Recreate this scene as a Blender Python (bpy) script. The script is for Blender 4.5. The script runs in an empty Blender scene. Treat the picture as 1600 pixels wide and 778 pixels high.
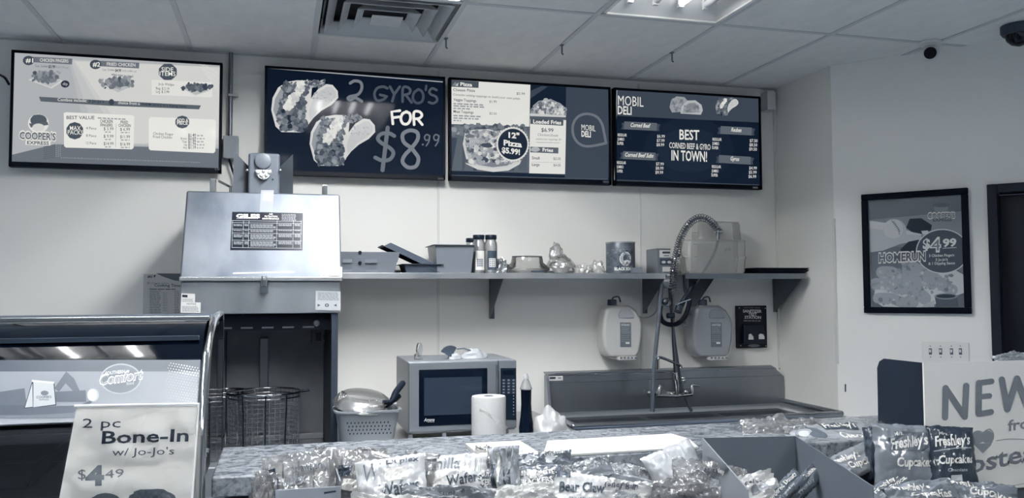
import bpy, math, random
from mathutils import Vector, noise
# ---------------------------------------------------------------- camera
YAW,PIT,ROL,F=.2651,.0506,.0043,1335.3
CZ=1.5; D=4.657; CE=CZ+1.255
fwd=Vector((math.sin(YAW)*math.cos(PIT),math.cos(YAW)*math.cos(PIT),math.sin(PIT)))
rt=Vector((math.cos(YAW),-math.sin(YAW),0)); dn=-(rt.cross(fwd))
r2=rt*math.cos(ROL)+dn*math.sin(ROL); d2=dn*math.cos(ROL)-rt*math.sin(ROL)
sc=bpy.context.scene
cd=bpy.data.cameras.new('camera'); cam=bpy.data.objects.new('camera',cd); sc.collection.objects.link(cam)
from mathutils import Matrix
m3=Matrix((r2,-d2,-fwd)).transposed().to_4x4(); m3.translation=Vector((0,0,CZ)); cam.matrix_world=m3
cd.sensor_width=36; cd.lens=F/1600*36; cd.clip_start=.05; sc.camera=cam
# ---------------------------------------------------------------- world, exposure
w=bpy.data.worlds.new('world'); sc.world=w; w.use_nodes=True
w.node_tree.nodes['Background'].inputs[0].default_value=(.55,.68,1,1)
w.node_tree.nodes['Background'].inputs[1].default_value=.05
sc.view_settings.view_transform='Standard'; sc.view_settings.look='None'
sc.view_settings.exposure=0.06; sc.view_settings.gamma=1
TUBE=80.0           # fluorescent tube strength
# troffers: (grid column, south edge row) - each 0.61 x 1.22 m
# ---------------------------------------------------------------- helpers
def ray(x,y): return r2*((x-800)/F)+d2*((y-389)/F)+fwd
CAMP=Vector((0,0,CZ))
def onY(x,y,Y): r=ray(x,y); return CAMP+r*(Y/r.y)
def onZ(x,y,Z): r=ray(x,y); return CAMP+r*((Z-CZ)/r.z)
def onP(x,y,p0,n): r=ray(x,y); return CAMP+r*((p0-CAMP).dot(n)/r.dot(n))
def s2l(c): return c/12.92 if c<=.04045 else ((c+.055)/1.055)**2.4
RAMP=[(0,(4,14,30)),(20,(16,28,45)),(40,(33,45,59)),(64,(59,68,80)),(85,(79,87,96)),(128,(123,128,135)),(160,(156,160,165)),(192,(191,193,193)),(208,(208,208,205)),(255,(250,248,240))]
def tone(L):
    L=max(0,min(255,L))
    for (a,ca),(b,cb) in zip(RAMP,RAMP[1:]):
        if L<=b:
            t=(L-a)/(b-a); c=[ca[i]+(cb[i]-ca[i])*t for i in range(3)]; break
    return tuple(s2l(v/255) for v in c)+(1,)
MC={}
def mat(L,rough=.6,metal=0,emit=0,coat=0,bump=0,bscale=60,var=0,vscale=4,stretch=None,spec=.5,key=None):
    k=(L,rough,metal,emit,coat,bump,bscale,var,vscale,stretch,spec)
    if k in MC: return MC[k]
    m=bpy.data.materials.new('tone_%d'%L); m.use_nodes=True; nt=m.node_tree; b=nt.nodes['Principled BSDF']
    b.inputs['Base Color'].default_value=tone(L); b.inputs['Roughness'].default_value=rough
    b.inputs['Metallic'].default_value=metal; b.inputs['Coat Weight'].default_value=coat
    b.inputs['Specular IOR Level'].default_value=spec if (L>=64 or metal or spec!=.5) else .22
    if L<64 and not emit: q=.4+.6*L/64; b.inputs['Base Color'].default_value=tuple(v*q for v in tone(L)[:3])+(1,)
    if emit:
        b.inputs['Emission Color'].default_value=tone(L); b.inputs['Emission Strength'].default_value=emit
        b.inputs['Base Color'].default_value=(.006,.008,.012,1)
    if bump or var:
        tc=nt.nodes.new('ShaderNodeTexCoord'); mp=nt.nodes.new('ShaderNodeMapping')
        nt.links.new(tc.outputs['Object'],mp.inputs[0])
        if stretch: mp.inputs['Scale'].default_value=stretch
    if bump:
        n=nt.nodes.new('ShaderNodeTexNoise'); n.inputs['Scale'].default_value=bscale; n.inputs['Detail'].default_value=4
        bp=nt.nodes.new('ShaderNodeBump'); bp.inputs['Strength'].default_value=bump; bp.inputs['Distance'].default_value=.01
        nt.links.new(mp.outputs[0],n.inputs[0]); nt.links.new(n.outputs['Fac'],bp.inputs['Height']); nt.links.new(bp.outputs[0],b.inputs['Normal'])
    if var:
        n=nt.nodes.new('ShaderNodeTexNoise'); n.inputs['Scale'].default_value=vscale; n.inputs['Detail'].default_value=6
        cr=nt.nodes.new('ShaderNodeValToRGB'); cr.color_ramp.elements[0].position=.3; cr.color_ramp.elements[1].position=.7
        cr.color_ramp.elements[0].color=tone(L-var); cr.color_ramp.elements[1].color=tone(L+var)
        nt.links.new(mp.outputs[0],n.inputs[0]); nt.links.new(n.outputs['Fac'],cr.inputs[0]); nt.links.new(cr.outputs[0],b.inputs['Base Color'])
        if metal:
            mr=nt.nodes.new('ShaderNodeMapRange'); mr.inputs[3].default_value=rough-.1; mr.inputs[4].default_value=rough+.18
            nt.links.new(n.outputs['Fac'],mr.inputs[0]); nt.links.new(mr.outputs[0],b.inputs['Roughness'])
    MC[k]=m; return m
def film(name,tint=220,alpha=.25,rough=.08,diff=0.0,fres=1.35):
    k=('film',name)
    if k in MC: return MC[k]
    m=bpy.data.materials.new(name); m.use_nodes=True; nt=m.node_tree; nt.nodes.clear()
    o=nt.nodes.new('ShaderNodeOutputMaterial'); t=nt.nodes.new('ShaderNodeBsdfTransparent'); q=s2l(tint/255); q=q+(1-q)*.45; t.inputs[0].default_value=(q,q,q,1)
    g=nt.nodes.new('ShaderNodeBsdfGlossy'); g.inputs['Roughness'].default_value=rough; g.inputs[0].default_value=(1,1,1,1)
    d=nt.nodes.new('ShaderNodeBsdfDiffuse'); d.inputs[0].default_value=tone(tint)
    mx0=nt.nodes.new('ShaderNodeMixShader'); mx0.inputs[0].default_value=diff
    nt.links.new(t.outputs[0],mx0.inputs[1]); nt.links.new(d.outputs[0],mx0.inputs[2])
    fr=nt.nodes.new('ShaderNodeFresnel'); fr.inputs[0].default_value=fres
    ad=nt.nodes.new('ShaderNodeMath'); ad.operation='ADD'; ad.inputs[1].default_value=alpha; ad.use_clamp=True
    mx=nt.nodes.new('ShaderNodeMixShader'); nt.links.new(fr.outputs[0],ad.inputs[0]); nt.links.new(ad.outputs[0],mx.inputs[0])
    nt.links.new(mx0.outputs[0],mx.inputs[1]); nt.links.new(g.outputs[0],mx.inputs[2]); nt.links.new(mx.outputs[0],o.inputs[0])
    MC[k]=m; return m
def V(*a): return Vector(a)
class M:
    def __init__(s): s.v=[]; s.f=[]; s.mi=[]; s.mat=0
    def add(s,vs,fs):
        o=len(s.v); s.v+= [Vector(p) for p in vs]; s.f+=[tuple(i+o for i in f) for f in fs]; s.mi+=[s.mat]*len(fs); return s
    def box(s,x0,x1,y0,y1,z0,z1):
        return s.add([(x,y,z) for x in(x0,x1) for y in(y0,y1) for z in(z0,z1)],[(0,1,3,2),(4,6,7,5),(0,4,5,1),(2,3,7,6),(0,2,6,4),(1,5,7,3)])
    def obox(s,c,u,v,wv):   # oriented box, half vectors
        c,u,v,wv=map(Vector,(c,u,v,wv))
        return s.add([c+u*a+v*b+wv*d for a in(-1,1) for b in(-1,1) for d in(-1,1)],[(0,1,3,2),(4,6,7,5),(0,4,5,1),(2,3,7,6),(0,2,6,4),(1,5,7,3)])
    def prism(s,pts,d):      # polygon extruded by vector d
        n=len(pts); pts=[Vector(p) for p in pts]; d=Vector(d)
        return s.add(pts+[p+d for p in pts],[tuple(range(n))[::-1],tuple(range(n,2*n))]+[(i,(i+1)%n,(i+1)%n+n,i+n) for i in range(n)])
    def hull8(s,a,b): # two quads joined
        return s.add(list(a)+list(b),[(3,2,1,0),(4,5,6,7)]+[(i,(i+1)%4,(i+1)%4+4,i+4) for i in range(4)])
    def tube(s,path,r,n=8,closed=False,caps=True):
        P=[Vector(p) for p in path]; k=len(P); vs=[]; fs=[]; up=None
        for i,p in enumerate(P):
            a=P[i-1] if (i or closed) else P[i]; b=P[(i+1)%k] if (i<k-1 or closed) else P[i]
            t=(b-a).normalized() if (b-a).length>1e-9 else V(0,0,1)
            if up is None: up=t.orthogonal().normalized()
            up=(up-t*up.dot(t)); up=up.normalized() if up.length>1e-6 else t.orthogonal().normalized()
            q=t.cross(up); rr=r[i] if isinstance(r,(list,tuple)) else r
            vs+=[p+(up*math.cos(2*math.pi*j/n)+q*math.sin(2*math.pi*j/n))*rr for j in range(n)]
        for i in range(k if closed else k-1):
            for j in range(n):
                a=i*n; b=((i+1)%k)*n; fs.append((a+j,a+(j+1)%n,b+(j+1)%n,b+j))
        if caps and not closed: fs+=[tuple(range(n))[::-1],tuple(range((k-1)*n,k*n))]
        return s.add(vs,fs)
    def lathe(s,prof,c,n=24,axis='z',sx=1,sy=1,wob=0):
        vs=[];fs=[]
        for (r,h) in prof:
            for j in range(n):
                a=2*math.pi*j/n; x=r*math.cos(a)*sx; y=r*math.sin(a)*sy
                p=V(x,y,h) if axis=='z' else (V(x,h,y) if axis=='y' else V(h,x,y)); vs.append(Vector(c)+p)
        k=len(prof)
        for i in range(k-1):
            for j in range(n): fs.append((i*n+j,i*n+(j+1)%n,(i+1)*n+(j+1)%n,(i+1)*n+j))
        fs+=[tuple(range(n))[::-1],tuple(range((k-1)*n,k*n))]
        return s.add(vs,fs)
    def grid(s,fn,nu,nv):
        vs=[fn(i/nu,j/nv) for j in range(nv+1) for i in range(nu+1)]
        return s.add(vs,[(j*(nu+1)+i,j*(nu+1)+i+1,(j+1)*(nu+1)+i+1,(j+1)*(nu+1)+i) for j in range(nv) for i in range(nu)])
WL={}
def link(o): sc.collection.objects.link(o)
def mesh_obj(name,m,mats,origin,smooth=False):
    me=bpy.data.meshes.new(name); me.from_pydata([p-origin for p in m.v],[],m.f)
    if not isinstance(mats,(list,tuple)): mats=[mats]
    for x in mats: me.materials.append(x)
    if len(mats)>1: me.polygons.foreach_set('material_index',m.mi)
    if smooth:
        me.polygons.foreach_set('use_smooth',[True]*len(me.polygons))
        try: me.set_sharp_from_angle(angle=math.radians(smooth if smooth>1 else 40))
        except Exception: pass
    me.update(); o=bpy.data.objects.new(name,me); link(o); return o
def tag(o,label=None,cat=None,group=None,kind=None):
    for k,v in (('label',label),('category',cat),('group',group),('kind',kind)):
        if v: o[k]=v
    return o
def thing(name,label,cat,loc,group=None):
    o=bpy.data.objects.new(name,None); o.empty_display_size=.05; link(o); o.location=Vector(loc); WL[o.name]=Vector(loc)
    return tag(o,label,cat,group)
def part(name,m,mats,parent,smooth=False,bevel=0,label=None,seg=2,sub=0,kind=None):
    o=mesh_obj(name,m,mats,WL[parent.name],smooth); o.parent=parent; WL[o.name]=WL[parent.name]
    if label: o['label']=label
    if kind: o['kind']=kind
    mods(o,bevel,seg,sub); return o
def mods(o,bevel,seg,sub):
    if bevel:
        b=o.modifiers.new('bevel','BEVEL'); b.width=bevel; b.segments=seg; b.limit_method='ANGLE'; b.angle_limit=math.radians(35)
        o.data.polygons.foreach_set('use_smooth',[True]*len(o.data.polygons)); b.harden_normals=True
    if sub:
        b=o.modifiers.new('sub','SUBSURF'); b.levels=b.render_levels=sub
def solo(name,m,mats,label,cat,group=None,smooth=False,bevel=0,seg=2,sub=0):
    xs=[p.x for p in m.v]; ys=[p.y for p in m.v]; zs=[p.z for p in m.v]
    org=V((min(xs)+max(xs))/2,(min(ys)+max(ys))/2,min(zs))
    o=mesh_obj(name,m,mats,org,smooth); o.location=org; WL[o.name]=org; mods(o,bevel,seg,sub); return tag(o,label,cat,group)
def struct(name,m,mats,smooth=False,bevel=0):
    o=mesh_obj(name,m,mats,V(0,0,0),smooth); WL[o.name]=V(0,0,0); mods(o,bevel,2,0); o['kind']='structure'; return o
def spline(pts,n=8):
    P=[Vector(p) for p in pts]; P=[P[0]*2-P[1]]+P+[P[-1]*2-P[-2]]; out=[]
    for i in range(1,len(P)-2):
        a,b,c,d=P[i-1:i+3]
        for k in range(n):
            t=k/n; out.append(.5*((2*b)+(c-a)*t+(2*a-5*b+4*c-d)*t*t+(3*b-a-3*c+d)*t**3))
    out.append(P[-2]); return out
# ---- lettering
TC={}
def glyphs(s,bold=0,shear=0):
    k=(s,bold,shear)
    if k in TC: return TC[k]
    c=bpy.data.curves.new('lettering','FONT'); c.body=s; c.size=1; c.offset=bold; c.shear=shear; c.resolution_u=2
    o=bpy.data.objects.new('lettering',c); link(o); bpy.context.view_layer.update()
    me=bpy.data.meshes.new_from_object(o.evaluated_get(bpy.context.evaluated_depsgraph_get()))
    vs=[(v.co.x,v.co.y) for v in me.vertices]; fs=[tuple(p.vertices) for p in me.polygons]
    bpy.data.objects.remove(o); bpy.data.meshes.remove(me); bpy.data.curves.remove(c)
    if not vs: vs=[(0,0)]
    x0=min(v[0] for v in vs); x1=max(v[0] for v in vs); H=.695+2*bold*0
    TC[k]=([((x-x0)/max(1e-6,x1-x0),y/H) for x,y in vs],fs); return TC[k]
class Print:
    """flat print: collects shapes in gray tones on a surface; coordinates are in a close-up's frame (ox,oy,scale)"""
    def __init__(s,surf,zoom=(0,0,1),emit=0,rough=.35,step=.0004):
        s.surf=surf; s.z=zoom; s.m=M(); s.mats=[]; s.lv={}; s.emit=emit; s.rough=rough; s.step=step
    def P(s,x,y,l): return s.surf(s.z[0]+x/s.z[2],s.z[1]+y/s.z[2],(l+1)*s.step)
    def L(s,L):
        L=int(round(L/8)*8)
        if L not in s.lv: s.lv[L]=len(s.mats); s.mats.append(mat(L,rough=s.rough,emit=s.emit,spec=.04 if s.emit else .5))
        s.m.mat=s.lv[L]
    def poly(s,pts,L,l=1): s.L(L); s.m.add([s.P(x,y,l) for x,y in pts],[tuple(range(len(pts)))[::-1]])
    def quad(s,x0,y0,x1,y1,L,l=1,sl=0):  # sl: px of drop from left to right
        s.poly([(x0,y0),(x1,y0+sl),(x1,y1+sl),(x0,y1)],L,l)
    def disc(s,cx,cy,rx,ry,L,l=1,n=20,jag=0,rot=0,rnd=0):
        p=[]
        for i in range(n):
            a=2*math.pi*i/n; k=1+(jag if i%2 else 0)+random.uniform(-rnd,rnd); u,v=rx*k*math.cos(a),ry*k*math.sin(a)
            p.append((cx+u*math.cos(rot)-v*math.sin(rot),cy+u*math.sin(rot)+v*math.cos(rot)))
        s.poly(p,L,l)
    def stroke(s,pts,w,L,l=2,smooth=6):
        s.k=getattr(s,'k',0)+1; l=l+.004*(s.k%25)
        if smooth and len(pts)>2: pts=[(p.x,p.y) for p in spline([(x,y,0) for x,y in pts],smooth)]
        s.L(L); n=len(pts)
        for (x,y) in (pts[0],pts[-1]): s.disc(x,y,w/2,w/2,L,l,12)
        vs=[]
        for i,(x,y) in enumerate(pts):
            a=pts[max(0,i-1)]; b=pts[min(n-1,i+1)]; dx,dy=b[0]-a[0],b[1]-a[1]; q=math.hypot(dx,dy) or 1
            vs+=[(x-dy/q*w/2,y+dx/q*w/2),(x+dy/q*w/2,y-dx/q*w/2)]
        s.m.add([s.P(x,y,l+.3) for x,y in vs],[(2*i,2*i+1,2*i+3,2*i+2) for i in range(n-1)])
    def text(s,t,x0,y0,x1,y1,h,L,l=3,bold=.0,shear=0,lean=0):
        vs,fs=glyphs(t,bold,shear); s.L(L)
        out=[]
        for u,v in vs: out.append(s.P(x0+(x1-x0)*u+lean*v*h,y0+(y1-y0)*u-v*h,l))
        s.m.add(out,fs)
    def lines(s,x0,y0,x1,n,dy,h,L,l=2,sl=0,words=5,seed=0):   # tiny copy too small to read
        rn=random.Random(seed)
        for i in range(n):
            x=x0; y=y0+i*dy
            while x<x1-(x1-x0)*.1:
                q=(x1-x0)/words*rn.uniform(.4,1.1); e=min(x1,x+q); k=(x-x0)/(x1-x0); k2=(e-x0)/(x1-x0)
                s.poly([(x,y+sl*k),(e,y+sl*k2),(e,y+h+sl*k2),(x,y+h+sl*k)],L,l); x=e+h*.8
    def bits(s,pts_fn,n,r0,r1,levels,l=3,seed=1,aspect=.6):
        rn=random.Random(seed)
        for i in range(int(n*2.6)):
            x,y=pts_fn(rn); a=rn.uniform(r0,r1)*.75; lv=sorted(levels); q=.5+.75*noise.noise(V(x/26,y/26,seed))+rn.uniform(-.2,.2); lev=lv[max(0,min(len(lv)-1,int(q*len(lv))))]; st=random.getstate(); random.seed(seed*999+i)
            s.disc(x,y,a,a*rn.uniform(aspect,1),lev,l+i*(.0015 if s.emit else .004),7,rot=rn.uniform(0,3.1),rnd=.25); random.setstate(st)
    def build(s,name,parent,label=None): return part(name,s.m,s.mats or [mat(128)],parent,label=label)
def planeY(Y): return lambda x,y,o: onY(x,y,Y-o)
def plane(p0,n): 
    n=n.normalized()
    return lambda x,y,o: onP(x,y,p0+n*o,n)
# common materials
STEEL=mat(178,rough=.3,metal=1,var=14,vscale=5,stretch=(1,1,.3))
STEELD=mat(120,rough=.33,metal=1,var=16,vscale=4)
CHROME=mat(205,rough=.12,metal=1)
BLACK=mat(8,rough=.4); BLACKG=mat(4,rough=.05,spec=.28); DARK=mat(40,rough=.5); WHITEP=mat(235,rough=.45)
HOSE=mat(84,rough=.4); RUBBER=mat(18,rough=.5)
CLEAR=film('clear_plastic',236,.10,.1,.03); FROST=film('frosted_plastic',232,.03,.35,.2); GLASS=film('display_glass',225,.03,.02,0,1.45)
# ================================================================ STRUCTURE
FLOORM=mat(196,rough=.4,var=8,vscale=3)
FLOORM.node_tree.nodes['Color Ramp'].color_ramp.elements[0].color=(.50,.62,.80,1); FLOORM.node_tree.nodes['Color Ramp'].color_ramp.elements[1].color=(.58,.70,.88,1)
WALL=mat(232,rough=.45,bump=.04,bscale=25); PAINT=mat(232,rough=.6,bump=.04,bscale=25)
DN=V(.43,-.526,0).normalized(); DP=V(2.96,4.09,0); DNR=V(-.526,-.43,0).normalized()   # diagonal wall: direction, point, normal to room
struct('wall_back',M().box(-4.1,3.06,D,D+.1,0,CE+.3),WALL)
struct('wall_right',M().box(2.962,3.06,4.09,D,0,CE+.3),PAINT)
def dwall(a,b,z0,z1,t0=0,t1=-.1):
    p=DP+DN*a; q=DP+DN*b
    return [V(p.x,p.y,z0)+DNR*t0,V(q.x,q.y,z0)+DNR*t0,V(q.x,q.y,z1)+DNR*t0,V(p.x,p.y,z1)+DNR*t0],[V(p.x,p.y,z0)+DNR*t1,V(q.x,q.y,z0)+DNR*t1,V(q.x,q.y,z1)+DNR*t1,V(p.x,p.y,z1)+DNR*t1]
dA=(V(3.435,3.509,0)-DP).dot(DN); dI=dA+.045; dB=dI+.86
m=M(); m.hull8(*dwall(0,dI-.01,0,CE+.3)); m.hull8(*dwall(dI-.01,dB,1.985,CE+.3)); m.hull8(*dwall(dB,2.4,0,CE+.3)); struct('wall_diagonal',m,PAINT)
e=DP+DN*2.4
struct('wall_east',M().box(e.x,e.x+.1,-4,e.y,0,CE+.3),WALL)
struct('wall_left',M().box(-4.1,-4,-4,D,0,CE+.3),WALL)
struct('wall_front',M().box(-4.1,e.x+.1,-4.1,-4,0,CE+.3),mat(190,rough=.6))
struct('floor',M().box(-4.1,5.4,-4.1,D+.1,-.1,0),FLOORM)
# door in the diagonal wall
o=struct('door_1',M().hull8(*dwall(dI,dB,.01,1.98,-.085,-.13)),mat(14,rough=.4))
m=M(); m.hull8(*dwall(dA,dI,0,2.03,.02,-.09)); part('door_frame',m,mat(18,rough=.5,spec=.2),o,bevel=.004)
m=M(); m.hull8(*dwall(dI,dB+.04,1.985,2.03,.02,-.09)); part('door_frame',m,mat(18,rough=.5,spec=.2),o,bevel=.004)
# wall panel joints
for i,X in enumerate((.845,1.98)):
    a=onY(685 if i==0 else 1001,400,D); struct('trim_%d'%(i+1),M().box(a.x-.006,a.x+.006,D-.004,D,.85,CE-.02),mat(215,rough=.4))
struct('trim_3',M().box(2.95,2.962,D-.012,D,.85,CE-.02),mat(215,rough=.4))
p=DP+DN*.0; struct('trim_4',M().box(2.955,2.967,4.083,4.1,1.1,1.9),mat(222,rough=.5))
m=M(); a=onP(1321,600,DP,DNR); b=onP(1321,612,DP,DNR); m.tube([a,b],.004,6); struct('trim_5',m,mat(60))
# ---- ceiling
o=struct('ceiling',M().box(-4.1,5.4,-4.1,D+.1,CE+.26,CE+.3),mat(120))
S=.61; X0=-1.066; YL2=4.186-.61; TILE=mat(226,rough=.85,bump=.25,bscale=180,var=5,vscale=9)
LIGHTS=[(2,0),(4,0),(0,1),(1,2),(1,3),(4,3)]
def rowY(r): return YL2-1.22*r
tm=M().box(0,1,0,1,0,1); proto=None
def tile(x0,x1,y0,y1):
    global proto
    if proto is None: proto=part('ceiling_tile',tm,TILE,o); t=proto
    else: t=proto.copy(); link(t); t.parent=o
    t.location=(x0+.012,y0+.012,CE+.002); t.scale=(x1-x0-.024,y1-y0-.024,.012)
occ=set(LIGHTS)
for k in range(-5,10):
    xa=X0+S*k; xb=xa+S
    if k==2: tile(xa,xb,4.186,D)
    else: tile(xa,xb,YL2,D)
    for r in range(0,6):
        if (k,r) in occ: continue
        tile(xa,xb,rowY(r+1),rowY(r))
RAIL=mat(196,rough=.5)
for k in range(-5,11): part('ceiling_rail',M().box(X0+S*k-.012,X0+S*k+.012,-4,D,CE-.003,CE+.02),RAIL,o)
for r in range(0,7): part('ceiling_rail',M().box(-4,5.3,rowY(r)-.012,rowY(r)+.012,CE-.0025,CE+.019),RAIL,o)
part('ceiling_rail',M().box(X0+2*S,X0+3*S,4.186-.012,4.186+.012,CE-.0025,CE+.019),RAIL,o)
part('wall_angle',M().box(-4,2.96,D-.02,D,CE-.003,CE+.0),RAIL,o)
# ---- troffers
tubem=bpy.data.materials.new('tube_glow'); tubem.use_nodes=True; b=tubem.node_tree.nodes['Principled BSDF']
b.inputs['Emission Color'].default_value=(.96,.965,.985,1); b.inputs['Emission Strength'].default_value=TUBE; b.inputs['Base Color'].default_value=(.9,.9,.9,1)
REFL=mat(205,rough=.5)
dimm=tubem.copy(); dimm.name='dimmed_tube_glow'; dimm.node_tree.nodes['Principled BSDF'].inputs['Emission Strength'].default_value=9.0  # glow turned down so tubes and reflector stay readable in this fitting
offm=mat(190,rough=.3)
leftm=tubem.copy(); leftm.name='left_tube_glow'; leftm.node_tree.nodes['Principled BSDF'].inputs['Emission Strength'].default_value=62
midm=tubem.copy(); midm.name='near_tube_glow'; midm.node_tree.nodes['Principled BSDF'].inputs['Emission Strength'].default_value=165
TL={(2,0):'recessed ceiling light beside the square air vent, only its edge in view',(4,0):'recessed fluorescent ceiling light with bare tubes at the top edge of the photo'}
for (k,r) in LIGHTS:
    xa=X0+S*k+.02; xb=xa+S-.04; y1=rowY(r)-.02; y0=y1-1.18; cx,cy=(xa+xb)/2,(y0+y1)/2
    t=thing('ceiling_light',TL.get((k,r),{(0,1):'recessed fluorescent ceiling light above the left display case',(1,2):'recessed fluorescent ceiling light right above the viewer',(1,3):'recessed fluorescent ceiling light behind the viewer, left one'}.get((k,r),'recessed fluorescent ceiling light behind the viewer, right one')),'light',(cx,cy,CE),group='recessed ceiling lights' if (k,r) in TL else 'ceiling lights behind the viewer')
    m=M(); sh=(k,r)==(4,0); z=CE+(.10 if sh else .22); ht=.05 if sh else .16; iy=.10 if sh else .05
    m.hull8([V(xa,y0,CE),V(xb,y0,CE),V(xb,y1,CE),V(xa,y1,CE)],[V(xa+.05,y0+iy,z),V(xb-.05,y0+iy,z),V(xb-.05,y1-iy,z),V(xa+.05,y1-iy,z)])
    m.f=[f for f in m.f if f!=(3,2,1,0)]; m.mi=m.mi[:len(m.f)]
    part('reflector',m,REFL,t)
    m=M(); 
    for a,b,c,d in ((xa-.005,xb+.005,y0-.005,y0+.012),(xa-.005,xb+.005,y1-.012,y1+.005),(xa-.005,xa+.012,y0,y1),(xb-.012,xb+.005,y0,y1)): m.box(a,b,c,d,CE-.004,CE+.004)
    part('frame',m,mat(225),t)
    for q in range(4):
        x=xa+.1+q*(xb-xa-.2)/3
        tb=part('tube',M().tube([(x,y0+.07,CE+ht),(x,y1-.09,CE+ht)],.016,10),((leftm if q%2 else offm) if k==0 else tubem if r else (midm if k==2 else (dimm if q%2==0 else offm))),t,smooth=60)
        for yy in (y0+.05,y1-.07): part('socket',M().box(x-.012,x+.012,yy-.02,yy,CE+ht-.02,z),mat(200),tb)
# ---- vent (square cone diffuser)
xa=X0+2*S+.02; xb=xa+S-.04; y0=YL2+.02; y1=4.186-.02; cx,cy=(xa+xb)/2,(y0+y1)/2
t=thing('ceiling_vent','square stepped air diffuser set in the ceiling grid','vent',(cx,cy,CE))
VM=mat(190,rough=.5)
def ringm(h0,z0,h1,z1,th=.004):
    m=M()
    for dz in (0,th):
        pass
    a=[V(cx-h0,cy-h0,z0),V(cx+h0,cy-h0,z0),V(cx+h0,cy+h0,z0),V(cx-h0,cy+h0,z0)]; b=[V(cx-h1,cy-h1,z1),V(cx+h1,cy-h1,z1),V(cx+h1,cy+h1,z1),V(cx-h1,cy+h1,z1)]
    a2=[p+V(0,0,th) for p in a]; b2=[p+V(0,0,th) for p in b]
    return m.add(a+b+a2+b2,[(i,(i+1)%4,(i+1)%4+4,i+4) for i in range(4)]+[((i+1)%4+8,i+8,i+12,(i+1)%4+12) for i in range(4)]+[(i,i+8,(i+1)%4+8,(i+1)%4) for i in range(4)]+[(i+4,(i+1)%4+4,(i+1)%4+12,i+12) for i in range(4)])
H=(xb-xa)/2
part('outer_frame',ringm(H,CE-.002,H-.012,CE+.03),VM,t)
part('duct_box',M().box(cx-H,cx+H,cy-H,cy+H,CE+.07,CE+.08),mat(20),t)
part('louvre_ring',ringm(.205,CE-.010,.165,CE+.035),VM,t); part('louvre_ring',ringm(.14,CE-.012,.10,CE+.03),VM,t)
part('louvre_ring',ringm(.268,CE-.008,.225,CE+.04),VM,t)
part('centre_plate',M().box(cx-.07,cx+.07,cy-.07,cy+.07,CE-.012,CE-.006),VM,t,bevel=.002)
# ceiling clips
for (x,y,lb) in ((697,60,'small hook clip on the ceiling rail beside the air vent'),(878,70,'small hook clip on the ceiling rail left of the bright light'),(1050,82,'small hook clip on the ceiling rail below the bright light')):
    p=onZ(x,y,CE-.003); m=M().tube([p,p+V(0,0,-.03),p+V(0,0,-.045),p+V(.008,0,-.05)],.004,6); m.box(p.x-.008,p.x+.008,p.y-.012,p.y+.012,p.z-.004,p.z+.001); solo('ceiling_clip',m,mat(110),lb,'clip')
# cameras on ceiling
p=onZ(1453,66,CE); q=onP(1453,80,DP+DNR*.08,DNR)
t=thing('security_camera','small white security camera with black lens where ceiling meets wall','camera',p)
m=M().lathe([(.055,0),(.055,-.012),(.03,-.02),(.03,-.02)],p,20); part('mount',m,mat(215,rough=.4),t,smooth=40)
dr=(CAMP-q).normalized(); m=M(); c=V(p.x,p.y,CE-.055)
def ballm(c,r,n=16,sz=1):
    return M().lathe([(max(.0005,r*math.sin(math.pi*i/10)),-r*math.cos(math.pi*i/10)*sz) for i in range(11)],c,n)
part('housing',ballm(c,.044),mat(205,rough=.35),t,smooth=60)
m=M().tube([c+dr*.03,c+dr*.047],.03,16); part('lens',m,BLACKG,t,smooth=40)
p=onZ(1592,40,CE); t=thing('dome_camera','dark dome security camera at the right end of the ceiling','camera',p)
part('housing',M().lathe([(.08,0),(.08,-.03),(.07,-.045)],p,20),mat(60,rough=.4),t,smooth=40)
part('dome',M().lathe([(.062,-.045),(.055,-.07),(.035,-.09),(.005,-.1)],p,20),BLACKG,t,smooth=60)
# white junction speaker by the last menu board
a=onY(1196,143,4.6); b=onY(1210,173,4.6)
solo('wall_sensor',M().box(a.x,b.x,4.58,D-.001,b.z,a.z),mat(205),'small white box on the wall right of the menu boards','sensor',bevel=.004)
# conduit between menu boards
t=thing('wall_conduit','thin metal conduit running from ceiling to a grey box between two menu boards','conduit',(onY(361,85,4.63).x,4.63,2.2))
a=onY(361,85,4.63); b=onY(361,212,4.63); part('pipe',M().tube([(a.x,4.63,CE-.001),(a.x,4.63,b.z)],.011,10),mat(110,rough=.4,metal=.6),t,smooth=60)
a=onY(349,212,4.6); b=onY(372,248,4.6); part('junction_box',M().box(a.x,b.x,4.59,D-.001,b.z,a.z),mat(130,rough=.45),t,bevel=.003)
c=onY(366,148,4.61); part('clamp',M().box(c.x-.03,c.x+.02,4.615,D-.001,c.z-.006,c.z+.006),CHROME,t)
part('cable',M().tube(spline([onY(358,248,4.62),onY(362,262,4.62),onY(367,280,4.62),onY(366,305,4.62)],5),.006,6),RUBBER,t,smooth=60)
solo('cable',M().tube(spline([onY(0,117,4.64),onY(8,122,4.6),onY(14,132,4.63)],5),.006,6),RUBBER,'short black cable entering the leftmost menu board','cable')
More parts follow.
